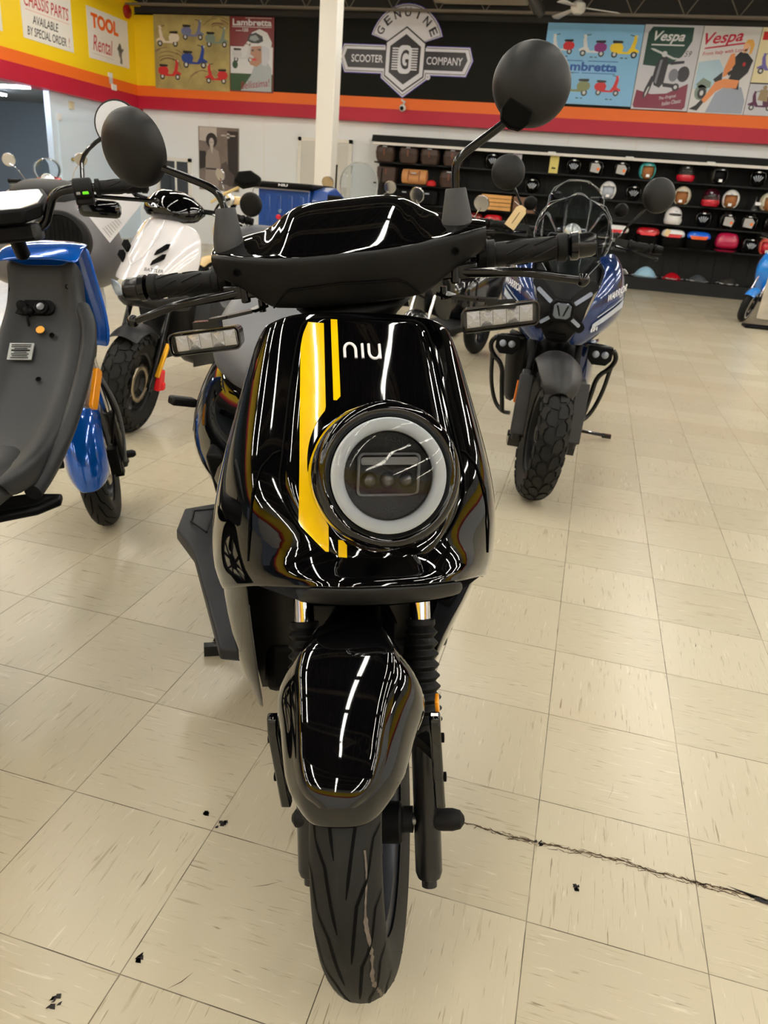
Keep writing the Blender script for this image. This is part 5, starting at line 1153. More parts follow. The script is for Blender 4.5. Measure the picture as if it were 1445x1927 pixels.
a = MB(); a.text('NIU', (-.05, -.034, 1.178), (1, 0, 0), (0, 0, 1), w=.09, h=.022, bold=.03); a.build('white_lettering', white_d, ld)
a = MB(); a.lathe([(.024, 0), (.022, .012), (0, .016)], (-.10, -.008, .90), (0, -1, 0), 20); a.build('red_reflector', mat('red reflector', (215, 30, 50), .3), tk)
a = MB(); a.lathe([(.018, 0), (.016, .01), (0, .012)], (-.085, -.008, .955), (0, -1, 0), 20); a.build('lock_disc', mat('grey lock', (110, 135, 160), .3), tk)
mb = MB(); mb.loft([[V((x, y, z)) for y, z in ((.02+.0, .84), (.0, 1.0), (.05, 1.16), (.25, 1.20), (.5, 1.1), (.5, .84))] for x in (.20, .30, .34)]); mb.build('side_fairing', dkb, cgo, bev=.01)
a = MB(); a.box((.325, .22, .99), (.05, .34, .30)); a.build('side_vent', dmatte, cgo, bev=.02)
mb = MB(); mb.loft([sec(.0, .40, .82, .16, .14), sec(.4, .34, .82, .17, .15), sec(.9, .30, .66, .15, .13), sec(1.3, .34, .60, .10, .08)]); mb.build('rear_body', dkb, cgo, sub=1)
make_wheel(cgo, (0, .2, .23), .23, .12, .15, None, None, None, None, 5, 0, .5, name='rear_wheel'); make_wheel(cgo, (0, 1.45, .23), .23, .10, .15, None, None, None, None, 5, 0, .5)
for sx in (-1, 1): a = MB(); a.tube([(sx*.10, 1.45, .23), (sx*.08, 1.2, .8)], .016, 8); a.build('fork_leg', blackmetal, cgo)
a = MB(); a.tube([(-.3, 1.1, 1.05), (0, 1.18, 1.0), (.3, 1.1, 1.05)], .012, 8); a.tube([(0, 1.2, .7), (0, 1.18, 1.0)], .02, 8); a.build('handlebar', blackmetal, cgo)
# black backrest and angular mirror between the white and the black scooter
bk = thing('touring_scooter', 'black scooter with padded backrest and angular mirror left of the dash', 'scooter', place(472, 385, 5.6, (0, 0, 1), 0), (0, 0, 2.9)); zb = onY(472, 385, 5.6).z
mb = MB(); mb.loft([[V((.105*cx_, y, zb+.093*cz_)) for cx_, cz_ in ngon(0, 0, s, s, 18)] for y, s in ((-.03, .72), (-.022, .92), (0, 1), (.022, .92), (.03, .72))]); mb.build('backrest', rubber, bk, sub=1)
a = MB(); a.tube([(0, 0, zb-.06), (0, .05, zb-.2), (0, -.1, .80)], .010, 8); a.build('backrest_post', blackmetal, bk)
mb = MB(); mb.loft([sec(-.9, .72, .76, .08, .06), sec(-.6, .72, zb-.17, .15, .12), sec(-.1, .72, zb-.14, .15, .12), sec(.12, .74, zb-.15, .1, .07)]); mb.build('seat', seat_m, bk, sub=1)
mb = MB(); mb.loft([sec(-1.0, .3, .60, .12, .1), sec(-.6, .3, .72, .17, .15), sec(0, .42, .74, .18, .15), sec(.25, .55, .74, .1, .07)]); mb.build('rear_body', gloss, bk, sub=1)
make_wheel(bk, (0, -.1, .25), .25, .12, .16, None, None, None, None, 5, 0, .5, name='rear_wheel'); make_wheel(bk, (0, -1.45, .25), .25, .11, .16, None, None, None, None, 5, 0, .5)
wm = bk.matrix_basis if False else Matrix.Translation(bk.location)@Matrix.Rotation(2.9, 4, 'Z'); inv_ = wm.inverted()
def W2(px, py, Y): return inv_@onY(px, py, Y)
a = MB(); o = [(-.10, -.013), (-.065, .06), (.04, .068), (.112, .024), (.10, -.033), (-.026, -.055)]; mc = W2(464, 342, 5.3)
xr = inv_.to_3x3()@cr; ur = V((0, 0, 1)); a.prism(o, lambda x, z: mc+xr*x+ur*z, lambda x, z: mc+xr*x*.8+ur*z*.8-inv_.to_3x3()@fw*.05); a.build('mirror', dmatte, bk, bev=.012)
a = MB(); a.tube([W2(450, 352, 5.3), W2(420, 366, 5.35), W2(398, 380, 5.5)], .010, 8); a.build('mirror_arm', mat('pale yellow arm', (230, 205, 140), .5), bk)
sheet([[V((x, -1.35+abs(x)*.3, z)) for x in (-.18, -.09, 0, .09, .18)] for z in (.95, .8, .6, .4)]).build('front_apron', gloss, bk, sub=1, solid=.01)
a = MB(); a.tube([(-.3, -1.1, 1.02), (0, -1.18, .98), (.3, -1.1, 1.02)], .012, 8); a.tube([(0, -1.38, .4), (0, -1.18, .98)], .025, 8); a.build('handlebar', blackmetal, bk)
# rear end of a scooter with a number plate, under the dash
rp = thing('electric_scooter', 'rear end of a parked scooter with black plate and red lettering below the dash', 'scooter', place(780, 575, 6.9, (0, -.1, .4), 0), (0, 0, .0))
c = onY(773, 568, 6.7)-V(rp.location)
a = MB(); a.box((c.x, -.02, c.z), (.30, .008, .16)); pl2 = a.build('number_plate', dmatte, rp, bev=.003)
a = MB(); a.text('NIU.com', (c.x, -.027, c.z-.01), (1, 0, 0), (0, 0, 1), w=.20, h=.035, bold=.01); a.build('red_lettering', mat('red lettering', (200, 40, 50), .5), pl2)
mb = MB(); mb.loft([sec(.0, c.z+.06, c.z+.16, .10, .08), sec(.3, .42, .80, .18, .15), sec(.9, .30, .72, .17, .15), sec(1.3, .30, .60, .10, .08)]); mb.build('rear_body', mat('silver grey body', (150, 152, 156), .3, coat=.5), rp, sub=1)
mb = MB(); mb.loft([sec(.05, .74, .80, .09, .07), sec(.3, .76, .83, .15, .12), sec(.9, .72, .80, .14, .11)]); mb.build('seat', seat_m, rp, sub=1)
for sx in (-1, 1):
    a = MB(); a.lathe([(.020+.006*(i % 2), i*.018) for i in range(14)], (sx*.15, .10, .38), (0, .15, 1), 14); a.build('shock_spring', rubber, rp)
a = MB(); a.box((.16, .0, c.z-.02), (.16, .03, .035)); a.build('rear_lamp', lampg, rp, bev=.006)
a = MB(); a.bar((c.x, -.01, c.z), (0, .25, .5), .10, .02); a.build('plate_bracket', dmatte, rp)
wc = onZ(848, 634, 0)-V(rp.location); make_wheel(rp, (wc.x, .25, .24), .24, .12, .15, None, None, None, None, 5, 0, .5, name='rear_wheel'); make_wheel(rp, (0, 1.4, .24), .24, .11, .15, None, None, None, None, 5, 0, .5)
a = MB(); a.tube([(-.3, 1.1, 1.03), (0, 1.15, 1.0), (.3, 1.1, 1.03)], .012, 8); a.tube([(0, 1.4, .3), (0, 1.15, 1.0)], .03, 8); a.build('handlebar', blackmetal, rp)
sheet([[V((x, 1.3-abs(x)*.3, z)) for x in (-.18, -.09, 0, .09, .18)] for z in (.95, .8, .6, .35)]).build('front_apron', MATS['silver grey body'], rp, sub=1, solid=.01)
# feather banner at the right edge
bn = thing('feather_banner', 'tall pale feather banner on a black foot at the right edge', 'banner', (0, 0, 0)); b0 = onZ(1432, 618, 0); bn.location = (b0.x+.03, b0.y, 0)
a = MB(); pts = [(-.12, .12), (-.10, .9), (-.03, 1.5), (.08, 2.0), (.34, 2.2), (.34, .10)]
a.prism(pts, lambda x, z: (x, -.005, z), lambda x, z: (x, .005, z)); fl_ = a.build('banner_cloth', mat('grey beige banner cloth', (186, 176, 160), .7, var=.35, vscale=7), bn)
a = MB(); a.box((0, 0, .015), (.5, .30, .03)); a.build('banner_foot', dmatte, bn, bev=.005)
a = MB(); a.tube([(.35, 0, .02), (.35, 0, 2.3)], .012, 8); a.build('banner_pole', blackmetal, bn)
a = MB(); a.text('ER', (-.03, -.008, .66), (1, 0, .1), (0, 0, 1), h=.10, bold=.02); a.build('white_lettering', white_d, fl_)

# ============================================================ GOODS ON THE SHELVES
YS = 15.27
def hel_base(t, shell, r=.165, opening=True):
    vs = []; fs = []; N = 28; K = 16
    for i in range(K+1):
        ph = pi*i/K*.80
        for k in range(N): a_ = 2*pi*k/N; vs.append(V((r*.90*sin(ph)*cos(a_), r*1.08*sin(ph)*sin(a_), r*cos(ph))))
    for i in range(K):
        for k in range(N):
            c = (vs[i*N+k]+vs[(i+1)*N+(k+1) % N])/2/r
            if opening and c.y < -.42 and c.z < .42 and abs(c.x) < .66: continue
            fs.append((i*N+k, i*N+(k+1) % N, (i+1)*N+(k+1) % N, (i+1)*N+k))
    mb = MB(); mb.add(vs, fs); return mb.build('shell', shell, t, solid=.012)
def helmet(px, py, z, kind, c1, c2, label, yaw=0):
    p = onY(px, py, YS); r = .165
    t = thing('helmet', label, 'helmet', (p.x, YS-.02, z+.146), (0, 0, yaw), 'helmets on the wall shelving')
    s = hel_base(t, c1, r, kind != 'full')
    if kind == 'open':
        a = MB(); a.sph((0, .0, -.01), .138, 20, (.92, .95, .95)); a.build('lining', c2, t)
        a = MB(); a.box((0, -.145, -.085), (.06, .004, .045)); a.build('label_card', white_d, t)
    elif kind == 'full':
        a = MB(); a.loft([[V((r*s*x, r*1.05*s*y-.02, z_)) for x, y in ngon(0, 0, .9, 1.04, 24)] for z_, s in ((-.03, 1.02), (-.07, 1.06), (-.11, 1.0), (-.135, .85))]); a.build('chin_guard', c2, t)
        a = MB(); a.sph((0, -.052, .022), .137, 24, (.93, .95, .50)); a.build('visor', mat('black visor', (8, 8, 10), .08, coat=.6), t)
    else:   # black jet helmet, a printed card or a fan of silver strokes in the face opening
        a = MB(); a.sph((0, .0, -.01), .138, 20, (.92, .95, .95)); a.build('lining', dmatte, t)
        if kind == 'fan':
            for k in range(5):
                an = radians(-34+17*k); d = V((sin(an), 0, cos(an))); n_ = V((d.z, 0, -d.x)); o_ = V((0, -.150, -.10)); a = MB(); a.add([o_+d*.045-n_*.004, o_+d*.045+n_*.004, o_+d*.135+n_*.010, o_+d*.135-n_*.010], [(0, 1, 2, 3)]); a.build('silver_fan', silv, t, solid=.003)
        else:
            a = MB(); a.prism([(-.09, -.08), (.06, -.10), (.09, .0), (.04, .06), (-.08, .055)], lambda x, z_: (x, -.156, z_), lambda x, z_: (x, -.150, z_)); a.build('grey_card', mat('grey card', (170, 170, 170), .5), t)
            a = MB(); a.lathe([(.026, 0), (0, .002)], (.045, -.157, -.035), (0, -1, 0), 14); a.build('orange_sticker', mat('orange sticker', (240, 120, 40), .5), t)
    a = MB(); a.box((0, -.155, .085), (.045, .012, .018)); a.build('helmet_badge', white_d if kind in ('fan', 'card') else silv, t)
    return t
bkh = mat('gloss black helmet', (6, 6, 7), .15, coat=.7, spec=.2); tanl = mat('tan leather lining', (150, 96, 50), .6); crh = mat('cream helmet', (214, 206, 184), .25, coat=.5); whh = mat('white helmet', (236, 236, 236), .2, coat=1)
tealh = mat('teal helmet', (60, 165, 165), .3, coat=.6); redh = mat('red helmet', (190, 18, 44), .25, coat=.6); camo = mat('dark camo helmet', (34, 32, 30), .4, var=.6, vscale=40)
HL_ = [(927, 300, 1.86, 'fan', bkh, 0, 'black helmet with silver graphic, first helmet right of the brown cases'),
 (1080, 313, 1.86, 'fan', bkh, 0, 'black helmet with silver fan graphic, top shelf above the clear windshield'),
 (1123, 315, 1.86, 'card', bkh, 0, 'black helmet with grey card, top shelf right of the fan helmet'),
 (1171, 317, 1.86, 'card', bkh, 0, 'black helmet with grey card, top shelf left of the teal helmet'),
 (1218, 320, 1.86, 'open', tealh, tanl, 'teal open face helmet with tan lining on the top shelf'),
 (1291, 325, 1.86, 'full', camo, redh, 'black and red full face helmet on the top shelf'),
 (1352, 330, 1.86, 'open', camo, dmatte, 'dark patterned open helmet on the top shelf right of the red one'),
 (1426, 339, 1.86, 'fan', bkh, 0, 'black helmet with silver fan graphic at the right end of the top shelf'),
 (1002, 351, 1.49, 'fan', bkh, 0, 'black helmet with silver fan graphic above the brown wooden box'),
 (957, 348, 1.49, 'fan', bkh, 0, 'black helmet behind the round mirror above the slatted wooden box'),
 (1144, 358, 1.49, 'open', whh, silv, 'white helmet with silvery bubble visor on the second shelf'),
 (1192, 361, 1.49, 'fan', bkh, 0, 'black helmet with silver fan graphic left of the second shelf mirror'),
 (1284, 368, 1.49, 'open', crh, tanl, 'cream open face helmet with tan lining on the second shelf'),
 (1338, 372, 1.49, 'full', mat('black and crimson helmet', (60, 10, 26), .25, coat=1), redh, 'black full face helmet with crimson edges beside the white open helmet'),
 (1375, 374, 1.49, 'open', whh, tanl, 'white open face helmet with tan lining on the second shelf'),
 (1446, 380, 1.49, 'open', crh, tanl, 'cream helmet cut by the right edge of the photo'),
 (1267, 404, 1.15, 'full', whh, whh, 'white full face helmet with dark visor on the third shelf'),
 (1324, 410, 1.15, 'fan', bkh, 0, 'black helmet with silver fan graphic above the blue top case'),
 (1366, 413, 1.15, 'card', bkh, 0, 'black helmet with grey card above the crimson case'),
 (1411, 417, 1.15, 'card', bkh, 0, 'black helmet with grey card, third shelf near the right edge'),
 (1451, 420, 1.15, 'fan', bkh, 0, 'black helmet at the right end of the third shelf'),
 (1407, 461, .78, 'fan', bkh, 0, 'black helmet with silver fan graphic right of the crimson case'),
 (1442, 468, .78, 'open', mat('coral helmet', (215, 90, 80), .3, coat=.6), redh, 'coral helmet at the right end of the fourth shelf')]
for px, py, z, kd, c1, c2, lb in HL_: helmet(px, py, z, kd, c1, c2, lb, random.uniform(-.25, .25))
# top cases
def topcase(px, z, c1, label, w=.42, h=.30, lid=.5, base=dmatte, lamp_c=None, name='top_case'):
    p = onY(px, 440, YS); t = thing(name, label, 'case', (p.x, YS-.02, z), group=None)
    a = MB(); a.loft([rr3 for rr3 in [[V((x, y, zz)) for x, y in rrect(0, 0, w*s, .34*s, .09)] for zz, s in ((.0, .80), (.02, .88), (h*(1-lid), 1.0))]]); a.build('case_base', base, t)
    a = MB(); a.loft([[V((x, y, zz)) for x, y in rrect(0, 0, w*s, .34*s, .09)] for zz, s in ((h*(1-lid), 1.0), (h*(1-lid*.5), 1.0), (h*(1-lid*.15), .88), (h, .66))]); l = a.build('case_lid', c1, t, sub=1)
    if lamp_c: a = MB(); a.prism([(-.12, .0), (.12, .0), (.16, .06), (-.16, .06)], lambda x, zz: (x, -.172, h*(1-lid)+zz+.01), lambda x, zz: (x, -.15, h*(1-lid)+zz+.01)); a.build('case_reflector', lamp_c, t, bev=.006)
    return t
rfl = mat('red case reflector', (205, 20, 40), .15, coat=1)
topcase(1218, .78, redp, 'red top case on the fourth shelf, left of the white one', lamp_c=rfl)
topcase(1266, .78, whh, 'white top case with red reflector on the fourth shelf', lamp_c=rfl)
topcase(1315, .78, mat('electric blue case', (10, 90, 210), .2, coat=1), 'electric blue top case with orange reflector on the fourth shelf', lamp_c=mat('orange case reflector', (220, 90, 30), .15, coat=1))
topcase(1160, .78, whh, 'white and red case half hidden behind the windshield', lamp_c=rfl)
crim = mat('crimson case paint', (170, 14, 66), .3, coat=.6); topcase(1370, .78, crim, 'tall crimson case on the fourth shelf', .40, .32, .9, crim)
topcase(925, .78, redp, 'red top case low on the shelving behind the right grip', w=.36); topcase(890, .78, mat('dark red case', (110, 14, 20), .3, coat=1), 'dark red top case low on the shelving beside the green switch', w=.34)
c = onY(1256, 438, 15.0); a = MB(); a.box((c.x, 15.04, c.z+.0), (.085, .004, .11), Matrix.Rotation(.35, 3, 'Y')); tag(a.build('price_card', mat('manila card', (232, 208, 160))), 'pale price card leaning on the white top case', 'card')
for px, m, lb in ((1173, mat('tan bag', (205, 165, 110), .7), 'tan wrapped bundle at the left end of the plinth'), (1215, mat('powder blue bag', (150, 190, 214), .6, bump=.5, bscale=20), 'powder blue wrapped case on the plinth'), (1267, redp, 'red scooter panel wrapped in plastic on the plinth'), (1317, mat('slate panel', (70, 74, 80), .4), 'slate grey panel wrapped in plastic on the plinth'), (1374, mat('charcoal panel', (46, 44, 42), .4), 'charcoal panel wrapped in plastic on the plinth')):
    p = onY(px-(12 if px == 1173 else 0), 510, 15.2); t = thing('wrapped_part', lb, 'wrapped part', (p.x, 15.22, .216)); w = (.22 if px == 1215 else .185) if px > 1180 else .09
    a = MB(); rows = [[V((w*s*cos(a_)*(1+.06*noise.noise(V((s*5, a_, px)))), .17*s*sin(a_), (.19 if px == 1215 else .13)*(1-s**2.2)+.003)) for a_ in [2*pi*k/20 for k in range(20)]] for s in (.02, .3, .55, .75, .9, 1)]; a.grid(rows, True); a.build('panel', m, t, sub=1)
    a = MB(); rows = [[V((w*1.06*s*cos(a_)*(1+.08*noise.noise(V((a_*2, s, px)))), .19*s*sin(a_), .016+.06*(1.0-abs(s-.9))*abs(noise.noise(V((a_*3, s*3, px)))))) for a_ in [2*pi*k/28 for k in range(28)]] for s in (.8, .9, 1, 1.06)]; a.grid(rows, True); a.build('plastic_wrap', mat('cloudy plastic wrap', (196, 198, 196), .3), t, sub=1)
p = onY(1426, 378, YS); a = MB()
rows = [[V((p.x-.03+.065*s*cos(a_)*(1+.2*noise.noise(V((a_*2, s*2, 3)))), YS+.06*s*sin(a_), 1.49+.24*(1-s*.5)*abs(1-s)+.0)) for a_ in [2*pi*k/20 for k in range(20)]] for s in (0.02, .4, .7, 1)]; a.grid(rows, True); t = tag(a.build('plastic_bag', mat('smoky plastic bag', (80, 82, 82), .2, trans=.4), sub=1), 'smoky plastic bag with a white label beside the white open helmet', 'bag')
a = MB(); a.box((p.x, YS-.10, 1.60), (.09, .004, .05)); a.build('label_card', white_d, t)
# brown leather cases and bags on the left
brn = mat('dark brown leather', (62, 46, 38), .5, bump=.5, bscale=90); strap_m = mat('brown strap', (110, 62, 44), .5); camel = mat('camel leather', (196, 140, 88), .45, bump=.3, bscale=60)
for px, z, lb in ((726, 1.86, 'dark brown leather top case at the left end of the top shelf'), (770, 1.86, 'dark brown leather top case, second of the row on the top shelf'), (810, 1.86, 'dark brown leather top case, third of the row on the top shelf'), (853, 1.86, 'dark brown leather top case, last of the row by the mirror stem'), (850, 1.49, 'dark brown leather case behind the mirror stem, second shelf')):
    p = onY(px, 300, YS); t = thing('leather_case', lb, 'case', (p.x, YS, z), group='brown leather cases')
    a = MB(); a.loft([[V((x, y, zz)) for x, y in rrect(0, 0, .36*s, .30*s, .07)] for zz, s in ((0, .82), (.07, .98), (.14, 1), (.15, 1.03), (.17, 1.03), (.18, 1), (.25, .95), (.285, .72))]); a.build('case_body', brn, t, bev=.004)
    a = MB(); a.box((0, -.155, .17), (.025, .02, .11)); a.build('case_strap', strap_m, t); a = MB(); a.box((0, -.13, .262), (.08, .02, .018)); a.build('case_badge', silv, t)
p = onY(729, 332, YS); t = thing('leather_box', 'square dark brown leather box on the second shelf under the first round case', 'case', (p.x, YS, 1.49)); a = MB(); a.box((0, 0, .14), (.36, .28, .28)); a.build('trunk_body', brn, t, bev=.015); a = MB(); a.box((0, -.145, .20), (.03, .012, .10)); a.build('case_strap', strap_m, t)
p = onY(781, 332, YS); t = thing('leather_bag', 'camel leather duffel bag with two straps on the second shelf', 'bag', (p.x, YS, 1.49)); a = MB(); a.loft([[V((x, .12*cy_*k2, .14+.135*cz_*k2)) for cy_, cz_ in ngon(0, 0, 1, 1, 20)] for x, k2 in ((-.245, .8), (-.235, .97), (-.12, 1), (.12, 1), (.235, .97), (.245, .8))]); a.build('bag_body', camel, t)
for x in (-.11, .11): a = MB(); a.tube([(x, -.09, .25), (x, -.13, .16), (x, -.125, .06)], .012, 6, flat=.4); a.build('bag_strap', mat('tan strap', (150, 92, 56), .5), t)
a = MB(); a.tube([(-.11, -.10, .25), (-.08, -.135, .19), (0, -.14, .175), (.08, -.135, .19), (.11, -.10, .25)], .008, 6); a.build('bag_handle', MATS['tan strap'], t); a = MB(); a.box((0, -.135, .20), (.09, .01, .02)); a.build('bag_badge', silv, t)
p = onY(813, 342, YS); t = thing('baseball_cap', 'red baseball cap with black brim beside the camel bag', 'cap', (p.x, YS-.05, 1.492)); a = MB(); a.lathe([(.09, 0), (.092, .03), (.08, .07), (.05, .095), (0, .105)], n=24); a.build('crown', mat('red cap cloth', (190, 22, 30), .7), t); a = MB(); a.prism([(-.0, -.07), (.10, -.08), (.15, -.03), (.15, .03), (.10, .08), (0, .07)], lambda x, y: (x+.03, y, .012-x*.05), lambda x, y: (x+.03, y, .006-x*.05)); a.build('brim', dmatte, t)
for px, lb in ((763, 'black soft pannier on the third shelf, left one of the pair'), (806, 'black soft pannier on the third shelf, right one of the pair')):
    p = onY(px, 368, YS); t = thing('soft_pannier', lb, 'pannier', (p.x, YS, 1.15)); a = MB(); a.box((0, 0, .13), (.40, .26, .26)); a.build('pannier_body', dmatte, t, bev=.03); a = MB(); a.box((0, -.134, .20), (.08, .008, .02)); a.build('pannier_badge', silv, t)
    for x in (-.13, .13): a = MB(); a.box((x, -.135, .13), (.02, .012, .24)); a.build('pannier_strap', rubber, t)
p = onY(935, 380, YS); t = thing('wooden_box', 'light slatted wooden box on the third shelf', 'box', (p.x, YS, 1.15)); lw = mat('light wood slat', (214, 160, 92), .5, var=.2, vscale=20)
for k in range(4): a = MB(); a.box((0, -.02, .038+k*.068), (.56, .26, .060)); a.build('box_slat', lw, t, bev=.004)
a = MB(); a.box((0, 0, .14), (.54, .24, .26)); a.build('box_core', brn, t)
p = onY(988, 381, YS); t = thing('wooden_box', 'brown wooden box with pale print right of the slatted box', 'box', (p.x, YS, 1.15)); a = MB(); a.box((0, 0, .135), (.42, .26, .27)); a.build('box_body', mat('brown wood', (110, 78, 58), .5, var=.3, vscale=15), t, bev=.006)
a = MB(); a.box((0, -.133, .09), (.16, .004, .02)); a.build('printed_line', mat('pale print', (170, 150, 130), .6), t)
for px, m, w, h, lb in ((974, mat('lilac card', (190, 186, 200), .5), .16, .34, 'lilac hang card on the top shelf'), (1044, mat('yellow card', (205, 192, 110), .5), .16, .31, 'yellow hang card with black mark on the top shelf')):
    p = onY(px, 303, YS); a = MB(); a.box((p.x, YS-.1, 1.86+h/2), (w, .006, h)); t = tag(a.build('hang_card', m), lb, 'card'); a = MB(); a.prism([(-.04, .0), (.04, .0), (.03, .03), (0, .02), (-.02, .04)], lambda x, z: (p.x+x, YS-.105, 1.93+z), lambda x, z: (p.x+x, YS-.104, 1.93+z)); a.build('card_mark', dmatte if px > 1000 else silv, t)
# ============================================================ POSTERS AND SIGNS
pm = lambda n, c: mat(n, c, .35)
YP = YF-.030
def flat_y(Y): return (lambda x, z: V((x, Y, z)))
def poster(name, label, c0, c1, m, Y=YP, th=.014, cat='poster'):
    "c0 lower left, c1 upper right on the wall plane (x, z)"
    a = MB(); a.box(((c0[0]+c1[0])/2, Y+th/2, (c0[1]+c1[1])/2), (c1[0]-c0[0], th, c1[1]-c0[1])); return tag(a.build(name, m), label, cat)
def art(par, name, m, polys, Y):
    a = MB()
    for p in polys: a.poly([(x, Y, z) for x, z in p])
    return a.build(name, m, par, flat=True)
tyr = pm('poster black', (38, 38, 42)); chrm = pm('poster silver', (200, 202, 206)); seatp = pm('poster seat', (30, 28, 30))
def flat_scooter(par, x, z, w, face, body, panel, Y, seat=seatp, wheel=chrm):
    "side view scooter print, w wide, face=+1 looks right"
    s = w*face; P = lambda pts: [(x+px*s, z+pz*w) for px, pz in pts]
    g = MB(); ly = [Y-.001, Y-.0016, Y-.0022, Y-.0028]
    def put(mi, k, pts): g.mi = mi; g.poly([(a_, ly[k], b_) for a_, b_ in P(pts)])
    for cx in (-.30, .36): put(0, 0, ngon(cx, -.22, .105, .105, 18)); put(3, 1, ngon(cx, -.22, .055, .055, 14))
    put(1, 1, [(.30, .28), (.38, .30), (.40, .20), (.36, -.02), (.52, -.10), (.50, -.16), (.36, -.12), (.28, -.14), (.22, -.20), (-.20, -.20), (-.20, -.12), (.12, -.14), (.22, .0)])
    put(2, 2, [(-.48, -.02), (-.44, .08), (-.30, .12), (-.10, .11), (-.02, .0), (-.06, -.14), (-.18, -.17), (-.34, -.16), (-.44, -.12)])
    put(4, 3, [(-.42, .14), (-.40, .20), (-.10, .19), (-.04, .16), (-.08, .12), (-.36, .11)])
    put(1, 2, [(.27, .27), (.30, .36), (.37, .37), (.41, .31)]); put(3, 3, ngon(.39, .33, .03, .03, 10)); put(0, 3, [(.14, .36), (.29, .33), (.30, .35), (.15, .385)])
    return g.build('printed_scooter', [tyr, body, panel, wheel, seat], par, flat=True)
# 1: six scooters on straw ground
b1 = poster('scooter_poster', 'straw coloured poster with six small vintage scooters in the left corner', (-9.30, 2.95), (-7.64, 4.24), mat('straw poster ground', (176, 160, 104), .5, var=.55, vscale=3.2))
ol_m = pm('sepia print', (120, 92, 70))
rg = MB()
for k in range(26):
    cx, cz, r0 = random.choice([(-9.0, 3.25, .55), (-7.9, 3.9, .4), (-8.2, 2.98, .5)]); r_ = r0*random.uniform(.5, 1); a0 = random.uniform(0, 2.2); p_ = [(cx+r_*cos(a0+t*.12), cz+r_*.8*sin(a0+t*.12)) for t in range(9)]
    p_ = [(min(max(x, -9.28), -7.66), min(max(z, 2.97), 4.22)) for x, z in p_]
    rg.grid([[V((x, YP-.0006, z)) for x, z in p_], [V((x, YP-.0006, z+.014)) for x, z in p_]])
rg.build('sepia_rings', ol_m, b1, flat=True)
bl = pm('poster blue', (34, 66, 150)); lb_ = pm('poster slate blue', (110, 118, 160)); gn = pm('poster sage', (120, 138, 128)); rd = pm('poster red', (196, 36, 44)); iv = pm('poster ivory', (220, 210, 196))
for x, z, w, f, c in ((-8.98, 3.86, .52, -1, iv), (-8.45, 3.98, .50, 1, lb_), (-7.93, 3.87, .50, 1, gn), (-8.42, 3.52, .58, 1, bl), (-8.98, 3.28, .52, 1, rd), (-7.92, 3.24, .50, -1, rd)): flat_scooter(b1, x, z, w, f, c, c, YP)
# 2: rider portrait poster (plain generic figure)
b2 = poster('rider_poster', 'dark red poster of a rider in a white helmet beside the scooter chart', (-7.63, 2.96), (-6.70, 4.24), pm('maroon poster', (120, 38, 44)))
Y = YP-.001
art(b2, 'white_band', pm('poster white', (214, 216, 220)), [[(-7.62, 3.28), (-6.72, 3.28), (-6.72, 3.74), (-7.62, 3.74)]], Y); art(b2, 'green_band', pm('poster green', (44, 78, 52)), [[(-7.62, 2.98), (-6.72, 2.98), (-6.72, 3.28), (-7.62, 3.28)]], Y)
Y2 = Y-.0006; art(b2, 'jacket', pm('poster grey jacket', (168, 178, 184)), [[(-7.40, 2.98), (-7.18, 3.25), (-7.10, 3.45), (-6.86, 3.52), (-6.74, 3.38), (-6.74, 2.98)]], Y2)
Y3 = Y2-.0006; art(b2, 'face', pm('poster skin', (170, 124, 100)), [[(-7.20, 3.44), (-7.24, 3.62), (-7.20, 3.78), (-6.94, 3.78), (-6.92, 3.50), (-7.06, 3.40)]], Y3)
art(b2, 'scarf', pm('poster pale grey', (196, 198, 208)), [[(-6.95, 3.44), (-6.96, 3.80), (-6.80, 3.80), (-6.78, 3.55), (-6.86, 3.42)]], Y3-.0005)
art(b2, 'printed_helmet', pm('poster white', (214, 216, 220)), [[(-7.36, 3.72), (-7.22, 3.86), (-7.16, 3.98), (-7.0, 4.04), (-6.84, 3.98), (-6.74, 3.82), (-6.76, 3.70), (-6.92, 3.76), (-7.12, 3.75)]], Y3-.001)
art(b2, 'printed_goggles', tyr, [[(-7.26, 3.84), (-7.22, 3.94), (-7.08, 3.98), (-6.94, 3.92), (-6.92, 3.84), (-7.02, 3.80), (-7.16, 3.80)]], Y3-.0015); art(b2, 'goggle_glass', pm('poster grey', (140, 148, 150)), [[(-7.22, 3.86), (-7.19, 3.92), (-7.08, 3.94), (-7.0, 3.87), (-7.10, 3.83)]], Y3-.002)
art(b2, 'eyes', tyr, [[(-7.20, 3.68), (-7.12, 3.70), (-7.12, 3.66)], [(-7.06, 3.70), (-6.97, 3.71), (-6.98, 3.67)]], Y3-.0015); art(b2, 'lips', pm('poster red', (196, 36, 44)), [[(-7.16, 3.53), (-7.06, 3.55), (-7.07, 3.51), (-7.14, 3.505)]], Y3-.0015)
flat_scooter(b2, -7.36, 3.62, .46, 1, chrm, chrm, Y); art(b2, 'printed_mirror', pm('poster green', (44, 78, 52)), [ngon(-7.52, 3.43, .06, .07, 16)], Y2)
def letters(par, t, x, z, w, h, m, Y, **k): a = MB(); a.text(t, (x, Y, z), k.pop('dir', (1, 0, 0)), k.pop('up', (0, 0, 1)), w=w, h=h, **k); return a.build('lettering', m, par, flat=True)
pw = pm('poster white', (214, 216, 220))
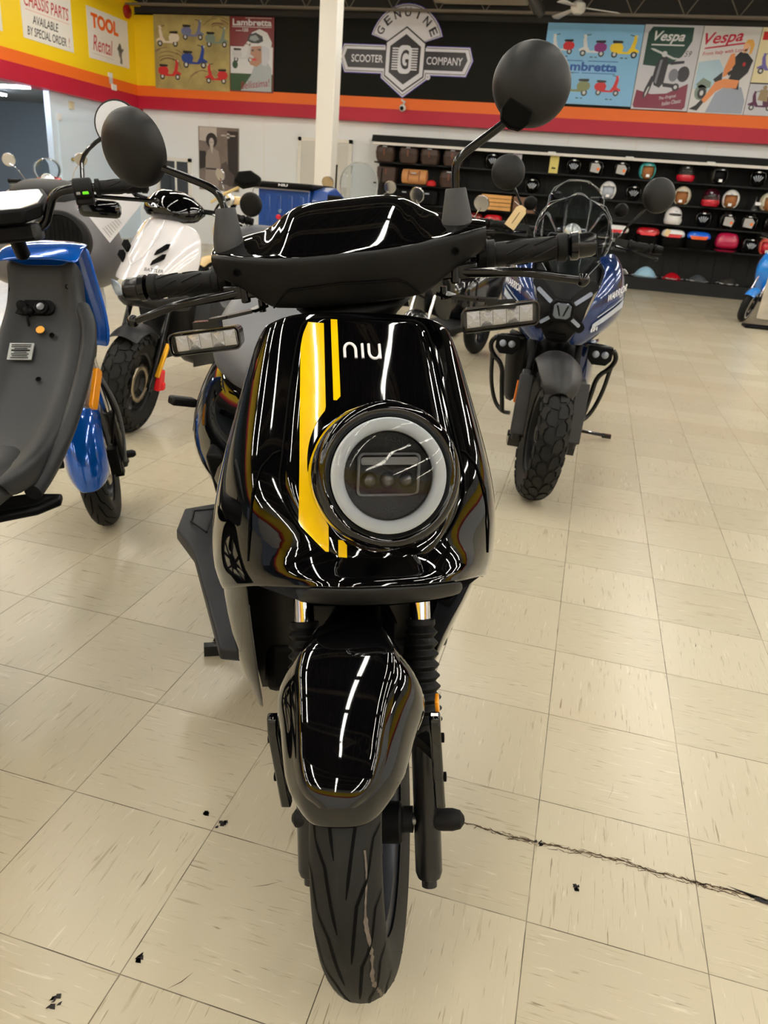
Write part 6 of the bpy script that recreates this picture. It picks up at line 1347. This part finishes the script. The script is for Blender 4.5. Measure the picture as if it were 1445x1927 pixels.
letters(b2, 'Lambretta', -7.16, 4.09, .82, .11, pw, Y2, bold=.03); letters(b2, '150', -7.30, 3.99, .12, .06, pw, Y2, bold=.02); art(b2, 'white_rule', pw, [[(-7.58, 4.065), (-6.75, 4.065), (-6.75, 4.075), (-7.58, 4.075)], [(-7.5, 4.0), (-7.38, 4.0), (-7.38, 4.01), (-7.5, 4.01)], [(-7.3, 4.215), (-6.75, 4.215), (-6.75, 4.222), (-7.3, 4.222)]], Y2)
letters(b2, 'Bellissima!', -7.08, 3.04, .62, .13, pm('poster crimson', (150, 30, 50)), Y3-.002, shear=.2, dir=(1, 0, .12), up=(-.12, 0, 1))
# 3: shop sign, white on black with rounded arch
sg = thing('shop_sign', 'white and black winged company sign with hexagon and arched lettering on the black wall', 'sign', (-4.06, YF-.035, 3.62))
sw_ = pm('sign white', (222, 222, 230)); sb = pm('sign black', (46, 44, 50)); blu_ = pm('sign violet edge', (96, 84, 190))
sg.rotation_euler = (0, 0, 0)
def sring(pts, m, y, name, th=.006): a = MB(); a.prism(pts, lambda x, z: (x, y, z), lambda x, z: (x, y+th, z)); return a.build(name, m, sg, flat=True)
def wing(dx, g): return [(-1.27+g, .02), (-1.20+g*.6, .21-g), (-.40, .21-g), (-.40, -.22+g), (-1.17+g*.6, -.22+g)], [(1.27-g, .02), (1.20-g*.6, .21-g), (.40, .21-g), (.40, -.22+g), (1.17-g*.6, -.22+g)]
def hexa(s): return [(0, s), (s*.72, s*.52), (s*.72, -s*.52), (0, -s), (-s*.72, -s*.52), (-s*.72, s*.52)]
def archp(r0, r1, a0, a1, cz=-.02): return [(r1*cos(radians(lerp(a0, a1, i/16))), cz+r1*sin(radians(lerp(a0, a1, i/16)))) for i in range(17)]+[(r0*cos(radians(lerp(a1, a0, i/16))), cz+r0*sin(radians(lerp(a1, a0, i/16)))) for i in range(17)]
CZ = .185
for k, (e, m, y) in enumerate(((.025, blu_, .016), (.012, sw_, .010), (-.006, sb, .006), (-.018, sw_, .002))):
    low = [(-.43-e, .2), (-.43-e, -.30-e*.5), (0, -.60-e*1.2), (.43+e, -.30-e*.5), (.43+e, .2)]
    for nm_, pts in (('sign_wing', wing(0, -e)[0]), ('sign_wing', wing(0, -e)[1]), ('sign_shield', low), ('sign_arch', archp(.20, .69+e, 18-e*60, 162+e*60, CZ))): sring(pts, m, y+random.random()*.0002, nm_)
for nm_, pts in (('sign_wing', [(-1.19, .02), (-1.14, .145), (-.36, .145), (-.36, -.155), (-1.11, -.155)]), ('sign_wing', [(1.19, .02), (1.14, .145), (.36, .145), (.36, -.155), (1.11, -.155)])): sring(pts, sb, -.002, nm_)
for s, m, y in ((.535, sb, -.004), (.505, sw_, -.006), (.41, sb, -.009)): sring(hexa(s), m, y, 'sign_hexagon')
sring(rrect(0, 0, .26, .46, .09, 5), sw_, -.014, 'letter_plate')
for k in range(9):
    for sx in (-1, 1): sring([(sx*.12, -.17+k*.042), (sx*.245, -.17+k*.042), (sx*.245, -.148+k*.042), (sx*.12, -.148+k*.042)], sw_, -.012, 'speed_line')
a = MB(); a.text('G', (0, -.016, -.16), (1, 0, 0), (0, 0, 1), w=.16, h=.32, bold=.02); a.build('sign_letter', sb, sg, flat=True)
a = MB(); a.text('SCOOTER', (-.735, -.004, -.065), (1, 0, 0), (0, 0, 1), w=.62, h=.125, bold=.012); a.build('sign_word', sw_, sg, flat=True)
a = MB(); a.text('COMPANY', (.76, -.004, -.065), (1, 0, 0), (0, 0, 1), w=.68, h=.125, bold=.012); a.build('sign_word', sw_, sg, flat=True)
for i, ch in enumerate('GENUINE'):
    an = radians(90-(i-3)*20.5); d = V((cos(an), 0, sin(an))); a = MB(); a.text(ch, V((0, -.004, CZ))+d*.50, (sin(an), 0, -cos(an)), d, w=.12 if ch != 'I' else .03, h=.14, bold=.015); a.build('sign_letter', sb, sg, flat=True)
sring(ngon(.47, -.27, .045, .045, 16), sw_, .001, 'trademark_disc'); a = MB(); a.text('R', (.47, -.001, -.285), (1, 0, 0), (0, 0, 1), h=.035); a.build('sign_letter', sb, sg, flat=True)
# 4: sky blue chart
b4 = poster('scooter_chart', 'sky blue poster with three scooters over a dark blue word and two below', (-1.50, 3.03), (.14, 4.27), pm('sky blue poster', (128, 184, 226)))
db = pm('poster royal blue', (16, 76, 160)); wt = pw; vio = pm('poster violet', (130, 40, 120)); ylw = pm('poster yellow', (232, 200, 40)); olv = pm('poster olive', (124, 132, 92))
for x, z, w, f, c1, c2 in ((-1.20, 3.94, .44, -1, wt, rd), (-.66, 3.93, .48, -1, wt, vio), (-.14, 3.93, .50, 1, ylw, ylw), (-.86, 3.33, .52, -1, olv, olv), (-.32, 3.33, .46, 1, rd, rd)): flat_scooter(b4, x, z, w, f, c1, c2, YP)
letters(b4, 'Lambretta', -.72, 3.55, 1.04, .14, db, YP-.001, bold=.035)
art(b4, 'blue_rule', db, [[(-1.18, 3.70), (-.80, 3.70), (-.80, 3.712), (-1.18, 3.712)], [(-.72, 3.70), (-.20, 3.70), (-.20, 3.712), (-.72, 3.712)], [(-1.1, 3.515), (-.84, 3.515), (-.84, 3.527), (-1.1, 3.527)], [(-.80, 3.515), (-.22, 3.515), (-.22, 3.527), (-.80, 3.527)]], YP-.001)
for x, z in ((-1.15, 3.76), (-.64, 3.76), (-.12, 3.76), (-.78, 3.12), (-.26, 3.12)): art(b4, 'caption', tyr, [[(x-.06, z), (x-.01, z), (x-.01, z+.015), (x-.06, z+.015)], [(x+.02, z), (x+.06, z), (x+.06, z+.015), (x+.02, z+.015)]], YP-.001)
# 5: grey green burgundy poster
b5 = poster('vintage_poster', 'pale grey poster with green top, burgundy foot and a large dark scooter', (.15, 3.0), (1.10, 4.28), pm('poster pale grey', (196, 198, 208)))
grn = pm('poster dark green', (28, 66, 58)); bur = pm('poster burgundy', (122, 40, 66))
art(b5, 'green_field', grn, [[(.22, 3.68), (.22, 4.16), (.28, 4.25), (.95, 4.25), (.96, 4.05), (.84, 3.82), (.66, 3.70), (.50, 3.66)]], YP-.001)
art(b5, 'burgundy_field', bur, [[(.20, 3.02), (.17, 3.06), (.19, 3.30), (.45, 3.24), (.70, 3.26), (1.03, 3.42), (1.05, 3.06), (1.01, 3.02)]], YP-.001)
g = MB(); g.mi = 0
def pp_(mi, pts, y): g.mi = mi; g.poly([(x, y, z) for x, z in pts])
y0 = YP-.002
pp_(0, [(.50, 3.80), (.60, 3.82), (.64, 3.70), (.62, 3.42), (.56, 3.34), (.46, 3.38), (.42, 3.52), (.44, 3.70)], y0); pp_(0, ngon(.92, 3.56, .10, .12, 16), y0); pp_(0, [(.60, 3.42), (.62, 3.36), (.86, 3.34), (.88, 3.40)], y0)
pp_(0, [(.34, 3.18), (.40, 3.26), (.46, 3.50), (.40, 3.52), (.32, 3.30), (.31, 3.18)], y0-.0006); pp_(1, [(.345, 3.19), (.37, 3.24), (.40, 3.36), (.375, 3.34), (.34, 3.24)], y0-.0012); pp_(0, [(.66, 3.74), (.90, 3.76), (.90, 3.72), (.68, 3.69)], y0-.0006)
pp_(1, [(.30, 3.93), (.36, 3.93), (.56, 3.86), (.72, 3.80), (.84, 3.79), (.84, 3.77), (.70, 3.775), (.55, 3.83), (.35, 3.90)], y0-.0006); pp_(1, ngon(.55, 3.85, .045, .045, 14), y0-.0012); pp_(2, ngon(.76, 3.54, .08, .10, 12), y0-.0006); pp_(0, ngon(.83, 3.36, .06, .06, 12), y0-.0006); pp_(1, ngon(.83, 3.36, .03, .03, 12), y0-.0012); pp_(2, [(.50, 3.76), (.54, 3.77), (.50, 3.40), (.46, 3.42)], y0-.0012)
g.build('printed_scooter', [pm('poster ink', (44, 44, 54)), chrm, pm('poster mid grey', (120, 122, 134))], b5, flat=True)
letters(b5, 'Vespa', .58, 4.00, .50, .19, pw, y0, bold=.02, shear=.35); art(b5, 'white_rule', pw, [[(.30, 3.975), (.84, 3.975), (.85, 3.995), (.31, 3.995)]], y0)
letters(b5, "'59", .93, 3.82, .12, .09, pm('poster ink', (44, 44, 54)), y0, shear=.3); letters(b5, 'The Original', .74, 3.17, .28, .06, pw, y0, shear=.3, dir=(1, 0, .2), up=(-.2, 0, 1)); letters(b5, 'Italian Classic', .82, 3.10, .32, .06, pw, y0, shear=.3, dir=(1, 0, .2), up=(-.2, 0, 1))
# 6: seated figure poster (plain generic figure)
b6 = poster('holiday_poster', 'white poster of a seated woman in black under red script lettering', (1.11, 2.99), (2.02, 4.28), pm('poster off white', (214, 214, 216)))
rdd = pm('poster lettering red', (186, 24, 56)); y0 = YP-.001
art(b6, 'sky_wash', pm('poster sky wash', (170, 200, 218)), [[(1.13, 3.35), (1.13, 3.75), (1.45, 3.80), (1.60, 3.6), (1.5, 3.3)]], y0); art(b6, 'rock', pm('poster rock', (150, 160, 178)), [[(1.40, 3.0), (1.50, 3.30), (1.66, 3.42), (1.9, 3.40), (2.0, 3.2), (2.0, 3.0)]], y0-.0005)
art(b6, 'printed_scooter', pm('poster sage', (120, 138, 128)), [[(1.16, 3.42), (1.26, 3.52), (1.40, 3.46), (1.40, 3.38), (1.24, 3.34)], ngon(1.26, 3.30, .10, .12, 16)], y0-.001); art(b6, 'printed_wheel', tyr, [ngon(1.28, 3.29, .07, .09, 16)], y0-.0015); art(b6, 'printed_hub', chrm, [ngon(1.28, 3.29, .03, .04, 12)], y0-.002)
art(b6, 'printed_body', pm('poster black cloth', (28, 26, 32)), [[(1.64, 3.45), (1.70, 3.62), (1.66, 3.80), (1.76, 3.92), (1.88, 3.90), (1.99, 3.80), (1.95, 3.62), (1.84, 3.50), (1.86, 3.36), (1.74, 3.38)], [(1.42, 3.50), (1.50, 3.42), (1.56, 3.50), (1.55, 3.62)], [(1.12, 3.04), (1.26, 3.02), (1.36, 3.18), (1.30, 3.20), (1.22, 3.10)]], y0-.0022)
art(b6, 'printed_legs', pm('poster tan skin', (222, 140, 84)), [[(1.56, 3.66), (1.62, 3.88), (1.68, 3.90), (1.72, 3.74), (1.62, 3.56), (1.56, 3.54)], [(1.30, 3.18), (1.46, 3.46), (1.60, 3.52), (1.84, 3.50), (1.82, 3.38), (1.60, 3.38), (1.50, 3.32), (1.36, 3.14)]], y0-.003)
art(b6, 'printed_arm', pm('poster black cloth', (28, 26, 32)), [[(1.62, 3.60), (1.74, 3.70), (1.78, 3.66), (1.66, 3.56)]], y0-.0034); art(b6, 'printed_face', pm('poster fair skin', (232, 180, 140)), [ngon(1.84, 4.00, .05, .07, 14), [(1.80, 3.90), (1.86, 3.92), (1.86, 3.97), (1.82, 3.95)]], y0-.0034)
art(b6, 'printed_hair', pm('poster blond', (226, 172, 84)), [[(1.80, 4.04), (1.84, 4.10), (1.92, 4.10), (1.96, 4.02), (1.94, 3.90), (1.90, 3.88), (1.90, 4.0), (1.86, 4.05)]], y0-.0038); art(b6, 'red_flower', rd, [ngon(1.86, 3.74, .025, .03, 10)], y0-.0038)
letters(b6, 'Vespa', 1.47, 3.99, .60, .22, rdd, y0-.001, bold=.02, shear=.35, dir=(1, 0, .12), up=(-.12, 0, 1)); art(b6, 'red_rule', rdd, [[(1.17, 3.94), (1.78, 4.03), (1.86, 4.045), (1.78, 4.055), (1.19, 3.965)]], y0-.001)
letters(b6, 'From Italy with Love', 1.50, 3.87, .66, .07, rdd, y0-.001, shear=.2, dir=(1, 0, .13), up=(-.13, 0, 1), bold=.01)
# 7: next posters cut by the frame
b7 = poster('scooter_poster', 'cream poster with lilac scooter cut by the right edge of the photo', (2.03, 3.48), (2.95, 4.28), pm('poster cream', (226, 216, 176))); flat_scooter(b7, 2.30, 3.75, .44, -1, pm('poster lilac', (110, 100, 170)), pm('poster lilac', (110, 100, 170)), YP); art(b7, 'red_tab', rd, [[(2.06, 4.1), (2.2, 4.1), (2.2, 4.22), (2.06, 4.22)]], YP-.001)
b8 = poster('scooter_poster', 'pale poster with dark plum scooter low at the right edge', (2.03, 2.99), (2.95, 3.46), pm('poster pale grey', (196, 198, 208))); flat_scooter(b8, 2.28, 3.20, .42, -1, pm('poster plum', (84, 30, 70)), pm('poster plum', (84, 30, 70)), YP); art(b8, 'printed_rider', pm('poster khaki', (150, 130, 100)), [[(2.2, 3.22), (2.22, 3.38), (2.34, 3.38), (2.36, 3.2)], ngon(2.28, 3.41, .035, .035, 10)], YP-.004)
# grey woman poster on the white wall
c = onY(373, 240, YW-.01); b9 = poster('photo_poster', 'black and white photo poster of a curly haired woman beside a scooter', (-8.44, 1.10), (-7.52, 2.31), mat('grey photo ground', (128, 116, 108), .5, var=.5, vscale=2.5), YW-.02)
Y = YW-.021; lg9, dk9, md9 = pm('photo light grey', (190, 182, 174)), pm('photo dark grey', (52, 46, 44)), pm('photo mid grey', (150, 138, 128))
art(b9, 'bright_window', lg9, [[(-8.42, 2.05), (-8.42, 2.30), (-8.02, 2.30), (-8.02, 2.02)]], Y); art(b9, 'dark_doorway', dk9, [[(-7.76, 1.2), (-7.78, 2.25), (-7.54, 2.25), (-7.54, 1.2)], [(-8.42, 1.5), (-8.42, 1.85), (-8.28, 1.85), (-8.24, 1.55)]], Y)
art(b9, 'printed_coat', md9, [[(-8.30, 1.12), (-8.28, 1.75), (-8.22, 1.88), (-8.10, 1.92), (-7.98, 1.86), (-7.94, 1.6), (-8.0, 1.12)]], Y-.0006); art(b9, 'printed_hair', dk9, [ngon(-8.14, 2.06, .13, .14, 18)], Y-.0008); art(b9, 'printed_face', lg9, [ngon(-8.14, 2.02, .055, .085, 16), [(-8.18, 1.95), (-8.10, 1.95), (-8.13, 1.80)]], Y-.0014); art(b9, 'printed_belt', dk9, [[(-8.28, 1.50), (-7.98, 1.50), (-7.98, 1.53), (-8.28, 1.53)], [(-8.17, 2.03), (-8.15, 2.03), (-8.15, 2.015), (-8.17, 2.015)], [(-8.13, 2.03), (-8.11, 2.03), (-8.11, 2.015), (-8.13, 2.015)]], Y-.002); art(b9, 'printed_scooter', pm('photo charcoal', (84, 76, 72)), [[(-7.95, 1.25), (-7.92, 1.62), (-7.80, 1.68), (-7.74, 1.5), (-7.62, 1.42), (-7.66, 1.2)]], Y-.0006)
art(b9, 'printed_logo', lg9, [ngon(-7.76, 2.16, .045, .055, 6), [(-7.92, 2.15), (-7.6, 2.15), (-7.6, 2.175), (-7.92, 2.175)]], Y-.0014)
# signs on the yellow wall (plane x = XF)
XS = XF+.012
def wsign(name, label, y0, y1, zb0, zb1, zt):
    a = MB(); a.prism([(y0, zb0), (y1, zb1), (y1, zt), (y0, zt)], lambda y, z: (XS, y, z), lambda y, z: (XF+.002, y, z)); return tag(a.build(name, pm('sign board white', (226, 222, 212))), label, 'sign')
def wl(par, t, y, z, w, h, m, **k): a = MB(); a.text(t, (XS+.0015, y, z), (0, 1, k.pop('tilt', 0)), (0, 0, 1), w=w, h=h, **k); return a.build('lettering', m, par, flat=True)
so, sr, sk_ = pm('sign orange', (232, 96, 20)), pm('sign brush red', (178, 34, 40)), pm('sign brush black', (40, 36, 36))
s1 = wsign('parts_sign', 'white board lettered CHASSIS PARTS on the yellow wall', 12.22, 13.52, 3.21, 3.21, 4.3); wl(s1, 'Complete', 12.66, 3.96, .60, .16, sk_, shear=.3, bold=.01); wl(s1, 'CHASSIS PARTS', 12.87, 3.68, 1.14, .19, sr, shear=.2, bold=.008); wl(s1, 'AVAILABLE', 12.80, 3.45, .66, .13, sk_, shear=.2, bold=.008); wl(s1, 'BY SPECIAL ORDER', 12.82, 3.27, 1.0, .13, sk_, shear=.2, bold=.008); wl(s1, '!', 13.40, 3.27, .03, .15, sr, shear=.2)
a = MB(); a.bar((XS+.001, 12.31, 3.635), (XS+.001, 13.44, 3.635), .018, .002); a.build('orange_rule', so, s1)
s2 = wsign('rental_sign', 'white board lettered TOOL Rental near the yellow corner', 13.98, 15.28, 3.22, 3.24, 4.05); wl(s2, 'TOOL', 14.52, 3.73, .86, .24, so, bold=.05); wl(s2, 'Rental', 14.42, 3.36, .62, .26, sr, shear=.25, bold=.004)
a = MB(); a.bar((XS+.001, 14.08, 3.31), (XS+.001, 14.74, 3.31), .008, .002); a.build('thin_rule', sk_, s2)
a = MB(); [a.poly([(XS+.0015, 14.98+x, 3.50+z) for x, z in pts]) for pts in (ngon(0, 0, .06, .13, 14), [(-.1, .02), (-.02, .1), (.0, .05), (-.06, -.02)], [(.02, -.05), (.12, .02), (.12, .06), (.02, .02)], [(-.02, -.22), (.06, -.22), (.05, -.1), (0, -.1)])]; a.build('printed_engine', pm('sign grey print', (110, 112, 108)), s2, flat=True)
s3 = wsign('parts_sign', 'white board cut by the left edge of the photo on the yellow wall', 10.6, 11.74, 3.2, 3.2, 4.3)
